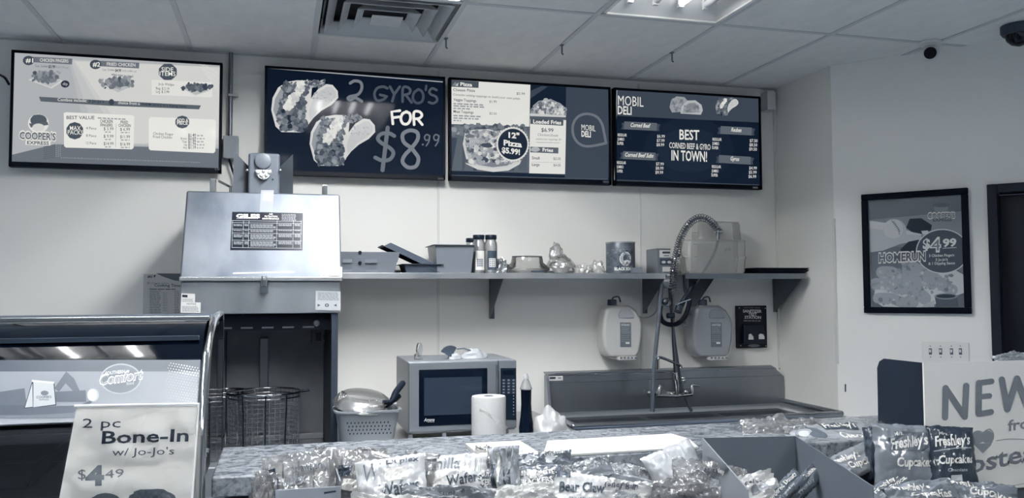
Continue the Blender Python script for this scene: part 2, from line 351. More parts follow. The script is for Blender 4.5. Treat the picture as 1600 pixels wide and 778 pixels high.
# ================================================================ MENU BOARDS
def board(c4,label,name='menu_screen'):
    xs=[c4[0],c4[2]]; z0,z1=2.115,2.685
    x0=onY(c4[0],180,4.577).x; x1=onY(c4[2],220,4.577).x
    t=thing(name,label,'menu screen',((x0+x1)/2,4.6,z0),group='menu screens above the counter')
    b=.013
    part('screen',M().box(x0+b,x1-b,4.585,4.60,z0+b+.01,z1-b),mat(6,rough=.12),t)
    m=M(); m.box(x0,x1,4.577,4.62,z0,z0+b+.012); m.box(x0,x1,4.577,4.62,z1-b,z1); m.box(x0,x0+b,4.577,4.62,z0,z1); m.box(x1-b,x1,4.577,4.62,z0,z1)
    part('bezel',m,mat(6,rough=.5,spec=.12),t,bevel=.002)
    part('back_mount',M().box(x0+.2,x1-.2,4.62,D-.001,z0+.12,z1-.12),mat(20),t)
    return t,x0+b,x1-b,z0+b+.01,z1-b
def toPx(x,y,z):
    c=V(x,y,z)-CAMP; return (800+F*c.dot(r2)/c.dot(fwd),389+F*c.dot(d2)/c.dot(fwd))
def corners(P,x0,x1,z0,z1,Yp=4.585):
    out=[]
    for (x,z) in ((x0,z1),(x1,z1),(x1,z0),(x0,z0)):
        px,py=toPx(x,Yp,z); out.append(((px-P.z[0])*P.z[2],(py-P.z[1])*P.z[2]))
    return out
EM=.95
# ---- board 1
t,x0,x1,z0,z1=board((15,0,346),'leftmost wall menu screen, pale, with chicken dishes and prices')
P=Print(planeY(4.585),(0,60,3.536),EM,.06)
TLc,TRc,BR,BL=corners(P,x0,x1,z0,z1)
P.poly([TLc,TRc,BR,BL],172,0)
for i in range(8):   # soft diagonal sweep of the artwork
    a=i/8; P.poly([(TLc[0]+(TRc[0]-TLc[0])*(.25+a*.06),TLc[1]+30+i*3),(TRc[0],TRc[1]+10),(BR[0],BR[1]-90-i*14),(BL[0]+300+i*60,BL[1]-100)],174+i*5,.1+i*.03)
P.poly([BL,(BL[0],BL[1]-40),(300,585),(BR[0],BR[1]-110),BR],110,1)
P.poly([(300,585),(760,606),(760,660),(240,650)],110,1.2)
for x,y,n,ti in ((140,120,'#1','CHICKEN FINGERS'),(510,142,'#2','FRIED CHICKEN')):
    P.poly([(x+10,y-20),(x+260,y-8),(x+258,y+24),(x+12,y+10)],112,2); P.disc(x+18,y+2,32,26,70,2.2)
    P.text(n,x+2,y+12,x+44,y+14,24,235,4,.02); P.text(ti,x+80,y+8,x+238,y+14,18,225,4,.01)
P.text('2 pc. Combo',195,157,265,160,12,60); P.text('$3.99',268,163,306,165,16,30,4,.02); P.text('520-770 cal',310,163,378,166,10,120)
P.text('2 pc. Combo',565,177,633,180,12,60); P.text('$4.99',636,184,670,186,16,30,4,.02); P.text('570-1080 cal',676,184,752,187,10,120)
def dish(P,poly,cx,cy,rx,ry,seed,n=55,lv=(84,104,124,140,160,110)):
    P.poly(poly,205,2); P.poly([(x*.86+cx*.14,y*.86+(cy+10)*.14) for x,y in poly],185,2.2)
    P.bits(lambda r:(cx+r.gauss(0,.45)*rx,cy+r.gauss(0,.4)*ry),n,8,20,lv,3,seed)
dish(P,[(155,228),(240,200),(350,235),(285,277)],255,215,75,32,3); P.disc(360,252,24,20,50,4.5); P.text('dip',346,258,374,259,16,200,5)
dish(P,[(555,255),(640,215),(738,268),(655,305)],640,245,80,30,4)
P.text('white meat or mixed',615,205,735,216,14,90,5,.01)
P.disc(927,185,50,45,80,2,16,.06); P.text('SIDE',892,182,958,184,24,240,4,.005); P.text('ITEMS',882,206,970,208,24,240,4,.005)
P.quad(838,228,1172,312,222,2,14); P.text('Jo-Jo Wedges',875,258,962,262,14,70)
P.text('Reg. $ 2.19',862,282,935,285,14,40,3); P.text('Lrg. $ 3.99',862,300,935,303,14,40,3)
dish(P,[(990,272),(1085,243),(1168,290),(1080,318)],1085,270,75,18,5,40,(60,80,100,120))
P.poly([(215,322),(620,345),(1110,370),(1100,392),(600,372),(225,348)],96,2)
P.text('Combos include:',318,346,480,352,17,225,4,.01); P.text("3 Jo-Jo's",490,353,575,356,15,40,4); P.disc(616,352,15,17,60,4)
P.text('choice from a',652,362,772,368,15,225,4,.01); P.text('WARM SAUCE or a dipping sauce',780,370,1028,382,15,50,4,.01)
P.poly([(352,412),(366,408),(730,424),(742,432),(738,605),(728,613),(364,603),(354,594)],232,2)
P.text('BEST VALUE',368,446,522,447,19,80,4,.01); P.lines(540,436,712,1,10,7,150,4,8,8)
P.text('CHICKEN',553,466,622,467,18,40,4,.01); P.text('FINGERS',555,486,622,487,16,40,4,.01); P.text('FRIED',666,470,708,471,16,40,4,.01); P.text('CHICKEN',655,488,722,490,16,40,4,.01)
P.disc(413,510,46,46,80,3,20,.05); P.text('MAX',386,507,446,508,24,240,5,.005); P.text('PACKS',374,530,458,532,24,240,5,.005)
for i,(a,b,c) in enumerate((('4 Piece','$ 5.99','$ 6.99'),('8 Piece','$ 9.99','$11.99'),('12 Piece','$14.99','$16.99'))):
    y=502+i*41; P.text(a,476,y,532,y+2,14,60,4); P.text(b,573,y+5,627,y+6,17,40,4); P.text(c,664,y+8,718,y+9,17,40,4); P.lines(580,y+12,622,1,8,7,170,4,0,3); P.lines(668,y+15,716,1,8,7,170,4,0,3)
P.poly([(640,470),(642,470),(640,600),(638,600)],150,3)
P.poly([(822,446),(834,434),(1184,448),(1194,458),(1190,624),(1180,634),(832,618),(822,610)],232,2)
P.disc(1007,462,38,34,80,3,20,.05); P.text('ADD A',976,460,1040,461,18,240,5,.02); P.text('PIECE',978,476,1038,477,17,240,5,.02)
P.text('Chicken Finger',846,532,958,537,15,70,4); P.text('Fried Chicken',846,550,950,554,15,70,4)
for i,(a,b) in enumerate((('','$1.49'),('Breast','$2.69'),('Thigh','$1.99'),('Leg','$1.79'),('Wing','$1.19'))):
    y=540+i*17
    if a: P.text(a,1035-len(a)*6,y+1,1033,y+2,12,70,4)
    P.text(b,1040,y+1,1082,y+2,16,35,4,.01); P.lines(1088,y-7,1130,1,8,8,170,4,0,3,i)
P.lines(335,656,1190,1,9,5,140,4,30,60,4)
for i in range(12):  # halftone corner dots
    for j in range(9):
        if i*.8+j*.35<9: pass
        x=1100+i*9+(j%2)*4; y=130+j*12+i*5
        if (x-1100)*1.1>(y-150)*.75: P.disc(x,y,3.2,3.2,225,2.5,6)
for i in range(9):
    for j in range(7): P.disc(245+i*11,598+j*11-i*2,3.4,3.4,90 if i<6 else 150,2.6,6)
# brand wordmark on a soft badge
P.disc(212,470,58,52,225,2,20); P.disc(213,452,46,32,90,2.4,18); P.disc(196,440,20,18,90,2.45); P.poly([(160,470),(262,460),(268,478),(170,492)],100,2.5); P.disc(212,492,34,22,205,2.6)
P.text("COOPER'S",104,556,312,566,46,225,3,.075); P.text("COOPER'S",108,554,308,563,38,90,4,.02)
P.poly([(142,560),(280,566),(278,592),(140,588)],228,3); P.text('EXPRESS',150,584,270,588,18,60,4,.02)
P.build('screen_image',t)
PB=Print(planeY(4.576),(0,60,3.536),.6); PB.text('LG',1188,726,1212,727,10,150,1); PB.build('maker_mark',t)
# ---- board 2
t,x0,x1,z0,z1=board((413,0,696),'dark wall menu screen showing two gyros and a large price')
P=Print(planeY(4.585),(400,80,3.703),EM,.06)
c=corners(P,x0,x1,z0,z1); P.poly(c,6,0)
P.poly([(52,92),(1098,176),(1098,182),(52,98)],170,1); P.poly([(52,98),(58,98),(54,575),(48,575)],120,1)
def gyro(P,ox,oy,s,seed):
    q=lambda pts:[(ox+x*s,oy+y*s) for x,y in pts]
    P.poly(q([(0,180),(8,110),(40,50),(90,18),(150,8),(215,10),(235,60),(215,270),(170,310),(60,308),(25,275)]),205,1)
    P.poly(q([(12,180),(22,115),(52,62),(95,34),(150,24),(200,40),(190,200),(120,290),(40,262)]),150,1.2)
    P.bits(lambda r:(lambda a,b:(ox+s*(115+a*70+b*28),oy+s*(190-b*160+a*20)))(r.uniform(-1,1),r.uniform(-.55,1)),120,8*s,22*s,(60,80,100,120,140,100),1.6,seed)
    P.bits(lambda r:(ox+s*(50+r.uniform(0,150)),oy+s*(185+r.uniform(0,115)-0)),90,9*s,24*s,(40,70,90,110,130,150),2.2,seed+1)
    P.bits(lambda r:(lambda b:(ox+s*(95+b*90+r.uniform(-22,22)),oy+s*(165-b*135+r.uniform(-16,16))))(r.random()),70,9*s,20*s,(190,215,235,225,200),2.8,seed+2)
    P.poly(q([(215,265),(205,190),(225,120),(270,60),(320,30),(355,35),(385,70),(388,110),(350,150),(290,185),(245,225)]),208,3.4)
    P.poly(q([(226,240),(218,190),(238,128),(280,72),(322,46),(350,48),(374,75),(376,104),(340,140),(284,172)]),188,3.5)
    P.bits(lambda r:(ox+s*(240+r.uniform(0,110)),oy+s*(70+r.uniform(0,60))),14,4*s,9*s,(170,180,200,165),3.55,seed+3)
    P.bits(lambda r:(ox+s*(200+r.uniform(0,110)),oy+s*(10+r.uniform(0,40))),24,8*s,16*s,(70,90,180,120),3.3,seed+4)
gyro(P,88,160,1,11); gyro(P,310,360,.98,21)
P.stroke([(545,185),(570,172),(605,180),(612,215),(590,250),(545,262),(532,272),(545,282),(575,270),(612,290)],17,120)
P.stroke([(760,215),(735,205),(700,215),(685,250),(700,285),(735,280),(752,262),(718,252)],15,84); P.stroke([(757,262),(718,252)],15,84,2,0)
P.stroke([(775,205),(800,250)],15,80,2,0); P.stroke([(832,205),(800,250),(788,290)],15,80,2,0)
P.stroke([(848,292),(850,215),(875,208),(893,225),(885,245),(852,255)],15,76); P.stroke([(866,252),(900,297)],15,76,2,0)
P.stroke([(940,220),(915,240),(908,275),(930,300),(960,290),(968,255),(955,228),(935,222)],15,72)
P.stroke([(985,200),(982,225)],13,70,2,0)
P.stroke([(1045,225),(1020,215),(1003,232),(1012,250),(1040,262),(1048,285),(1025,302),(1000,295)],14,78)
P.stroke([(832,344),(785,350),(792,420)],16,240,2,0); P.stroke([(790,385),(828,380)],15,240,2,0)
P.stroke([(872,350),(848,362),(838,390),(850,418),(876,420),(893,395),(890,362),(868,350)],16,240)
P.stroke([(915,425),(914,355),(945,350),(960,370),(945,388),(918,392)],15,240); P.stroke([(935,392),(962,425)],15,240,2,0)
P.stroke([(800,490),(770,475),(725,478),(705,505),(725,530),(775,560),(795,590),(775,625),(730,632),(690,615)],22,112); P.stroke([(762,442),(732,688)],24,116,2.5,0)
P.stroke([(900,560),(855,525),(850,480),(890,458),(932,470),(935,510),(900,560),(862,600),(848,640),(880,672),(925,665),(940,620),(915,580),(900,560)],22,124)
P.disc(965,540,6,5,120,2)
for ox in (985,1038): P.stroke([(ox+20,490),(ox+2,482),(ox-10,498),(ox-2,515),(ox+15,510),(ox+20,488),(ox+16,520),(ox,548)],8,116)
P.build('screen_image',t); PB=Print(planeY(4.576),(400,80,3.703),.6); PB.text('SANYO',1052,742,1086,745,12,150,1); PB.build('maker_mark',t)
# ---- board 3
t,x0,x1,z0,z1=board((702,0,955),'wall menu screen with a pizza picture and fries prices')
P=Print(planeY(4.585),(690,110,4.096),EM,.06)
c=corners(P,x0,x1,z0,z1); P.poly(c,52,0); P.poly([c[3],c[2],(c[2][0],c[2][1]-20),(c[3][0],c[3][1]-42)],20,.5)
P.poly([(60,60),(568,92),(562,360),(58,343)],226,1)
P.poly([(60,60),(238,72),(236,112),(60,104)],84,2); P.text('Pizza',120,98,196,103,22,235,4,.03)
P.poly([(66,98),(88,72),(108,98)],130,3); P.poly([(88,98),(108,76),(104,100)],200,3.2)
P.text('Cheese Pizza',74,132,214,137,17,60,4,.01); P.text('$5.99',480,155,533,158,16,70,4)
P.text('Consider adding toppings to build your own pizza',74,160,500,187,14,70,4,0,.3)
P.text('Veggie Toppings',76,194,222,203,17,60,4,.01); P.text('$1.99',306,206,352,208,15,60,4)
P.lines(76,208,282,1,1,9,150,4,10,6,1); P.lines(76,222,272,1,1,9,150,4,9,6,2); P.lines(76,238,195,1,1,9,150,4,5,4,3)
P.text('Meat Toppings',76,270,204,277,17,60,4,.01); P.text('$2.50',306,282,352,284,15,60,4)
P.lines(76,284,262,1,1,9,150,4,8,6,5); P.lines(76,300,242,1,1,9,150,4,7,6,6); P.lines(76,316,125,1,1,8,150,4,2,2,7)
P.poly([(58,345),(562,362),(558,655),(56,642)],96,1)
P.bits(lambda r:(60+r.uniform(10,480),352+r.uniform(4,60)),60,10,34,(60,80,120,150,110),1.2,31)
for i in range(7): P.poly([(60+i*75,430+i*6),(100+i*75,432+i*6),(64+i*80,642),(58+i*72,641)],(60,76,66,84,58,70,90)[i],1.1)
pz=[(135,470),(150,400),(200,380),(300,375),(370,395),(520,540),(500,590),(430,630),(330,642),(230,625),(160,580)]
P.poly(pz,200,2.0); P.poly([(x*.9+31,y*.88+55) for x,y in pz],130,2.1)
P.bits(lambda r:(150+r.uniform(10,350),385+r.uniform(5,205)),230,8,26,(90,120,150,180,205,70,215,160,190),2.2,33)
P.poly([(150,590),(240,618),(340,632),(430,620),(500,588),(515,565),(500,600),(430,640),(330,650),(230,634),(160,600)],212,3.6)
for i in range(5): P.stroke([(185+i*12,445),(188+i*13,470),(182+i*12,500)],4,190,3.5)
P.disc(180,420,30,12,110,3.5); P.disc(288,480,38,14,70,3.5,rot=.1); P.disc(230,450,50,10,170,3.4,rot=.3)
P.disc(455,472,102,108,215,4,72,.05); P.disc(455,472,94,99,34,4.3,40)
P.text('12"',428,430,498,436,34,235,5,.04); P.text('Pizza',397,478,514,492,34,235,5,.04); P.text('$5.99!',385,525,502,540,34,235,5,.04)
P.poly([(570,92),(797,106),(795,285),(566,275)],26,1); P.poly([(570,130),(640,100),(680,103),(568,180)],60,1.2)
P.poly([(568,270),(585,225),(620,195),(700,185),(760,210),(793,240),(793,285),(570,275)],150,1.8)
P.bits(lambda r:(lambda u:(575+u*215,278-r.random()*(95-150*abs(u-.5)**1.3)))(r.random()),130,8,20,(110,140,180,205,215,90),2,35,.4)
P.poly([(566,275),(795,288),(795,300),(566,292)],200,4); P.poly([(566,292),(795,300),(795,318),(566,310)],90,3.5)
P.poly([(566,306),(797,318),(790,664),(560,658)],226,1.5)
P.poly([(568,306),(780,318),(778,354),(568,342)],84,4); P.text('Loaded Fries',586,338,766,346,24,235,5,.03)
P.text('$6.99',638,392,716,395,24,60,5,.01); P.text('Chicken/Steak',615,418,748,424,15,110,5,0,.2); P.text('additional toppings $1',602,444,768,448,12,120,5,0,.2)
P.lines(605,458,770,1,1,4,170,4,4,3)
P.poly([(568,488),(748,494),(747,532),(568,524)],96,4); P.disc(600,506,28,16,180,4.5,12,0,0,.2); P.text('Fries',646,518,714,522,22,235,5,.03)
P.text('Small',578,568,627,570,18,50,5,.01); P.text('$2.05',716,572,762,573,16,60,5); P.poly([(578,585),(762,590),(762,592),(578,587)],170,4)
P.text('Large',578,610,627,612,18,50,5,.01); P.text('$4.05',716,614,762,615,16,60,5)
P.poly([(797,106),(1078,125),(1065,700),(788,688)],66,1)
P.stroke([(1052,465),(1040,400),(1025,340),(990,295),(930,278),(875,295),(842,345),(842,410),(870,460),(920,485),(985,480),(1052,465)],16,110,3,8)
P.text('MOBIL',895,380,985,390,36,230,4,.0); P.text('DELI',895,422,955,428,36,230,4,.03)
P.poly([(60,668),(1062,695),(1062,700),(60,674)],90,2)
P.build('screen_image',t); PB=Print(planeY(4.576),(690,110,4.096),.6); PB.text('SANYO',1034,718,1070,720,12,150,1); PB.build('maker_mark',t)
# ---- board 4
t,x0,x1,z0,z1=board((960,0,1190),'rightmost wall menu screen, dark, with sandwich prices and slogan')
P=Print(planeY(4.585),(940,120,4.096),EM,.06)
c=corners(P,x0,x1,z0,z1); P.poly(c,14,0)
P.poly([(96,85),(1022,138),(1010,292),(90,250)],64,1); P.poly([(96,85),(100,85),(84,660),(80,660)],170,2)
for i in range(6): P.disc(560,470,330-i*42,240-i*32,16+i*5,.2+i*.1,28)
P.text('MOBIL',105,180,268,192,62,225,4,.0); P.text('DELI',103,238,192,243,52,225,4,.02)
P.poly([(435,195),(445,150),(480,125),(530,130),(560,165),(545,200),(510,225),(450,228)],150,2); P.bits(lambda r:(450+r.uniform(0,80),140+r.uniform(0,75)),30,8,16,(110,130,150,170),2.2,41)
P.poly([(505,235),(510,190),(550,152),(600,150),(640,180),(648,215),(635,243)],176,3); P.poly([(520,230),(528,195),(560,168),(598,166),(622,190),(628,228)],138,3.1); P.bits(lambda r:(530+r.uniform(0,90),178+r.uniform(0,48)),36,5,11,(110,130,150,125),3.2,42)
gyro(P,728,130,.38,51)
def ribbon(x0,y0,x1,y1,s):
    P.poly([(x0-18,y0+10),(x0+10,y0+8),(x0+10,y0+52),(x0-22,y0+50),(x0-12,y0+30)],60,3); P.poly([(x1-10,y1+2),(x1+22,y1+8),(x1+12,y1+30),(x1+16,y1+50),(x1-10,y1+50)],60,3)
    P.poly([(x0,y0),(x1,y1),(x1-2,y1+50),(x0-3,y0+50)],92,3.2); k=(x1-x0); w=min(.9,len(s)*.055); P.text(s,x0+k*(.5-w/2),y0+35,x0+k*(.5+w/2),y0+38+(y1-y0)*w*.5,26,230,4,.015,.35)
ribbon(145,285,355,296,'Corned Beef'); ribbon(138,475,345,486,'Corned Beef Subs'); ribbon(762,315,962,325,'Reuben'); ribbon(752,500,955,512,'Gyros')
def prices(x,y,xp,ps):
    for i,(a,b) in enumerate(zip(('REGULAR','JUMBO','SUPER'),ps)):
        P.text(a,x-i*2,y+i*27,x+(58,44,42)[i]-i*2,y+2+i*27,18,215,4,.02); P.text(b,xp-i*2,y+i*27+9,xp+50-i*2,y+i*27+11,19,205,4,.015)
prices(103,380,355,('$6.99','$7.99','$8.99')); prices(98,557,348,('$7.99','$8.99','$9.99')); prices(710,408,948,('$7.50','$8.50','$9.50')); prices(706,583,944,('$4.99','$5.99','$6.99'))
P.text('BEST',498,400,625,404,62,228,4,.02); P.text('CORNED BEEF & GYRO',433,455,697,468,36,210,4,.02); P.text('IN TOWN!',447,533,675,543,64,228,4,.02)
for i in range(90): P.poly([(90+i*10.2,657+i*.36),(96+i*10.2,657+i*.36),(94+i*10.2,668+i*.36),(88+i*10.2,668+i*.36)],80,3)
P.build('screen_image',t); PB=Print(planeY(4.576),(940,120,4.096),.6); PB.text('SANYO',968,714,1000,716,12,150,1); PB.build('maker_mark',t)
# ================================================================ BACK WALL: HOOD AND FRYER
def H(x,y): return (220+x/2.779,220+y/2.779)
ST=mat(104,rough=.5,metal=.75,var=30,vscale=4.5,stretch=(1,1,.6),bump=.03,bscale=9)
t=thing('fryer_hood','stainless steel vent hood with tall front door above the fryer','hood',(-.07,4.2,1.41))
m=M(); z=[1.945,1.56,1.41]
# main carcase behind the door
m.hull8([V(-.395,4.03,1.56),V(.258,4.03,1.56),V(.258,4.62,1.56),V(-.395,4.62,1.56)],[V(-.395,4.03,1.94),V(.258,4.03,1.94),V(.258,4.62,1.94),V(-.395,4.62,1.94)])
part('housing',m,ST,t,bevel=.006)
m=M().hull8([V(-.408,3.85,1.565),V(.263,3.85,1.565),V(.263,4.03,1.565),V(-.408,4.03,1.565)],[V(-.400,3.985,1.952),V(.262,3.985,1.952),V(.262,4.03,1.952),V(-.400,4.03,1.952)])
part('front_door',m,ST,t,bevel=.008,seg=3)
m=M().box(-.410,.266,3.838,3.856,1.553,1.572); part('door_lip',m,mat(200,rough=.25,metal=.9),t,bevel=.004)
m=M().box(-.405,.258,3.86,4.62,1.412,1.553); part('filter_drawer',m,mat(140,rough=.35,metal=.8,var=18,vscale=3,stretch=(1,1,.3)),t,bevel=.004)
hs=plane(V(0,3.85,1.565),V(0,-(1.952-1.565),.135)); hs2=planeY(3.858)
P=Print(hs,(220,220,2.779),0,.3)
c=[(397,308),(704,314),(702,476),(388,475)]; P.poly(c,18,0)
P.text('GILES',414,334,518,335,16,235,2,.05); P.lines(416,337,515,1,3,2,170,2,0,20)
P.text('AIR',556,321,574,321,6,220,2,.02); P.text('FILTRATION',538,331,593,332,7,220,2,.02); P.text('MAINTENANCE',528,341,600,342,7,220,2,.02); P.lines(612,318,676,5,6,2.4,150,2,1,6,3)
for y in (346,355,383,400,431,463): P.stroke([(396,y),(698,y+4)],1.4,170,2,0)
for x in (399,446,470,592,663,697): P.stroke([(x,346),(x-3,464)],1.4,170,2,0)
for (x0,x1,w,s) in ((403,440,2,1),(450,466,1,2),(476,586,7,3),(598,656,4,4),(668,692,2,5)):
    for ya,n in ((362,4),(388,2),(406,5),(437,5)):
        P.lines(x0,ya,x1,n if x1-x0>60 else max(1,n-2),4.6,2.2,150,2,1,w,s)
P.poly([(781,544),(874,548),(873,594),(780,590)],222,0); P.text('UNATTENDED',786,557,868,560,8,70,2,.01); P.text('0',824,580,834,580,15,50,2,.02); P.poly([(786,584),(868,587),(868,590),(786,587)],40,2)
for (a,b,c,d) in (((400,572),(668,566),(668,572),(400,578)),): P.poly([a,b,c,d],206,0)
P.poly([(522,214),(578,214),(573,310),(516,308)],140,-.5); P.poly([(534,222),(572,224),(570,262),(530,258)],176,-.2)
P.build('label_plate',t)
P=Print(hs2,(220,220,2.779),0,.4)
P.poly([(176,662),(236,664),(235,702),(175,700)],205,0); P.poly([(180,668),(203,669),(203,680),(180,679)],40,1); P.lines(180,686,230,3,5,2,120,1,1,5)
P.build('upper_sticker',t); P=Print(hs2,(220,220,2.779),0,.4)
P.poly([(174,700),(260,702),(259,747),(173,746)],214,0); P.text('NOTICE',200,711,240,712,7,60,1,.01); P.lines(180,718,252,5,5,2.2,120,1,1,6,4)
P.build('lower_sticker',t); P=Print(hs2,(220,220,2.779),0,.4)
P.poly([(760,650),(868,653),(868,737),(758,734)],178,0); P.lines(768,658,860,6,6,3,120,1,2,5,9); P.disc(772,714,9,7,80,1,3); P.disc(808,714,9,8,90,1); P.disc(846,714,9,7,80,1,3,0,3.1); P.text('!',806,719,810,719,9,220,2); P.stroke([(760,650),(868,653)],1.5,120,1,0)
P.build('rating_sticker',t)
a=onY(411,438,3.83); b=onY(411,462,3.83)
m=M(); m.box(a.x-.012,a.x+.022,3.825,3.84,1.50,1.56); l=part('latch',m,mat(150,rough=.2,metal=1),t,bevel=.002)
part('latch_hook',M().tube([(a.x-.004,3.822,1.575),(a.x-.004,3.818,1.53),(a.x+.014,3.818,1.53),(a.x+.014,3.822,1.575)],.003,6),CHROME,l)
for (x,yt) in ((333,280),(507,290)):
    p=onY(x,yt,4.02); m=M(); m.box(p.x-.012,p.x+.012,3.99,4.06,1.95,p.z+.0); part('hinge_tab',m,CHROME,t,bevel=.003)
p=onY(342,283,4.1); q=onY(360,292,4.05); part('stay_rod',M().tube([p,q,V(q.x,4.05,1.945)],.006,6),CHROME,t)
# ---- light sensor box with wings on the hood
t=thing('emergency_light','dark grey box with round cap and glass reflector standing on the hood','light',(onY(412,292,4.12).x,4.15,1.95))
a=onY(388,238,4.1); b=onY(437,292,4.1)
m=M().box(a.x,b.x,4.1,4.2,1.951,a.z); part('body',m,mat(90,rough=.45),t,bevel=.012,seg=3)
c=onY(411,252,4.1); part('cap',M().lathe([(.038,0),(.036,-.015),(.028,-.018)],(c.x,4.1,c.z),24,'y'),mat(100,rough=.4),t,smooth=40)
c=onY(411,272,4.09)
m=M(); pts=[onY(*H(x,y),4.096) for x,y in ((497,125),(568,125),(570,142),(556,162),(534,175),(512,163),(498,143))]; m.prism(pts,(0,-.012,0)); lens=part('reflector_lens',m,mat(170,rough=.15,metal=.6),t,bevel=.003)
for i,(x,y) in enumerate(((508,138),(522,150),(545,150),(558,138),(533,132),(533,162))): 
    q=onY(*H(x,y),4.08); part('facet',ballm(q,.008,8),mat(240,rough=.05,metal=.6),lens,smooth=60)
q=onY(*H(573,167),4.097); part('screw',ballm(q,.004,8),mat(40),t)
for tri,nm in (([(403,43),(468,110),(468,205),(400,205)],'left'),([(661,58),(604,112),(603,207),(661,210)],'right')):
    pts=[onY(*H(x,y),4.16 if i in(1,2) else 4.10) for i,(x,y) in enumerate(tri)]; pts[2].z=pts[3].z=1.951
    m=M().prism(pts,(0,.004,0)); w=part('side_plate',m,mat(112,rough=.4,metal=.5),t)
    q=onY(*H(462 if nm=='left' else 606,128),4.09); part('knob',ballm(q,.008,10),CHROME,w,smooth=60)
# ---- cooking chart on wall
a=onY(224,428,4.64); b=onY(300,492,4.64)
t=thing('cooking_chart','grey cooking times chart on the wall left of the steel hood','poster',(a.x,4.65,b.z-.2))
part('sheet',M().box(a.x,b.x+.02,4.645,D-.001,b.z-.25,a.z),mat(190,rough=.3),t)
P=Print(planeY(4.645),(200,420,7.78),0,.3)
P.poly([(340,55),(640,58),(640,150),(560,140),(440,100)],90,1); P.text('BKI',236,108,300,109,26,40,3,.03,.3); P.poly([(312,78),(342,76),(330,92),(318,110)],50,3)
P.text('BKI Computron Fryer',235,182,500,183,20,90,3); P.text('Cooking Times',320,215,655,219,34,40,3,.01)
P.lines(262,240,620,1,10,12,100,2,2,4); P.lines(262,268,400,14,20,8,120,2,0,3,2); P.lines(565,268,625,14,20,8,120,2,0,2,3); P.lines(420,285,480,12,20,6,135,2,0,1,3)
P.build('chart_print',t)
# ---- fryer cabinet
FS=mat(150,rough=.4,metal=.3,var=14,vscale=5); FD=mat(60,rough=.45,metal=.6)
t=thing('fryer_cabinet','dark steel fryer bay open at the front below the hood','fryer',(-.07,4.2,0))
m=M(); m.box(-.40,.26,4.56,4.62,.70,1.41); part('back_panel',m,FS,t)
m=M(); m.hull8([V(.262,3.87,.1),V(.29,3.87,.1),V(.29,4.58,.1),V(.262,4.58,.1)],[V(.228,3.87,1.41),V(.254,3.87,1.41),V(.254,4.58,1.41),V(.228,4.58,1.41)])
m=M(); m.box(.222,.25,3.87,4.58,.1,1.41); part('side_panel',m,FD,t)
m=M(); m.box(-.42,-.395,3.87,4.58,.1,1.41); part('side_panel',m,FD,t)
m=M(); m.box(-.395,.222,3.9,4.56,.1,.76); part('fryer_tank',m,FS,t,bevel=.01)
m=M(); m.box(-.395,.222,4.5,4.56,.76,.79); part('drip_rail',m,STEEL,t,bevel=.004)
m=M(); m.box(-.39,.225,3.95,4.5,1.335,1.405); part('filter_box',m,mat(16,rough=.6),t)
for i in range(6):
    x=-.34+i*.088; part('filter_highlight',M().box(x,x+.05,3.944,3.951,1.345,1.352),mat(120,rough=.3),t)  # pale bars paint the faint highlights along the dark filter box
a=onY(495,501,3.94); part('lamp_bulb',ballm(V(a.x,3.96,1.365),.018,12),mat(120,rough=.2),t,smooth=60)
a=onY(406,528,4.52); b=onY(419,605,4.52); part('lift_post',M().box(a.x,b.x,4.5,4.56,.80,a.z),mat(150,rough=.3,metal=.9),t,bevel=.004)
a=onY(343,516,4.55); part('vertical_seam',M().box(a.x+.03,a.x+.036,4.555,4.562,.8,1.33),FD,t)
a=onY(487,516,4.48); b=onY(517,536,4.48); ob=part('outlet_box',M().box(a.x,b.x-.015,4.47,4.56,b.z,a.z),mat(135,rough=.4),t,bevel=.004)
P=Print(planeY(4.469),(320,480,3.242),0); P.quad(562,128,590,170,90,1); P.quad(600,134,622,160,100,1); part('socket_face',P.m,P.mats,ob)
def basket(cx,cy,r,z0,z1,lab,nv=40,nr=15):
    t=thing('fry_basket',lab,'basket',(cx,cy,z0),group='fry baskets in the fryer bay'); W=mat(105,rough=.4,metal=.3)
    part('rim',M().tube([(cx+r*math.cos(a*math.pi/16),cy+r*math.sin(a*math.pi/16),z1) for a in range(32)],.0045,6,True),CHROME,t,smooth=60)
    part('rim',M().tube([(cx+r*.97*math.cos(a*math.pi/16),cy+r*.97*math.sin(a*math.pi/16),z1-.02) for a in range(32)],.003,6,True),CHROME,t,smooth=60)
    m=M(); k=.93
    for i in range(nv):
        a=2*math.pi*i/nv; m.tube([(cx+r*.97*math.cos(a),cy+r*.97*math.sin(a),z1),(cx+r*k*math.cos(a),cy+r*k*math.sin(a),z0)],.0015,3,caps=False)
    for j in range(nr):
        f=j/(nr-1); rr=r*(.97+(k-.97)*(1-f)); m.tube([(cx+rr*math.cos(a*math.pi/14),cy+rr*math.sin(a*math.pi/14),z0+(z1-z0)*f) for a in range(28)],.0015,3,True)
    part('wire_mesh',m,W,t,kind='stuff')
    part('handle',M().tube([(cx+r,cy,z1),(cx+r+.035,cy-.01,z1+.004),(cx+r+.035,cy-.05,z1+.004),(cx+r,cy-.05,z1)],.004,6),CHROME,t)
    for s in (-.55,.05,.6): part('stay',M().tube([(cx+r*s,cy-r*math.sqrt(1-s*s)*1.0-.002,z1),(cx+r*s*k,cy-r*math.sqrt(1-s*s)*k-.002,z0)],.003,5),CHROME,t)
a=onY(413,612,4.15); basket(a.x,4.15,.165,.765,a.z,'round wire fry basket with chrome rim, in the middle of the fryer bay')
a=onY(322,616,4.2); basket(-.245,4.37,.1,.765,onY(322,612,4.36).z,'second wire fry basket behind the display case post',32)
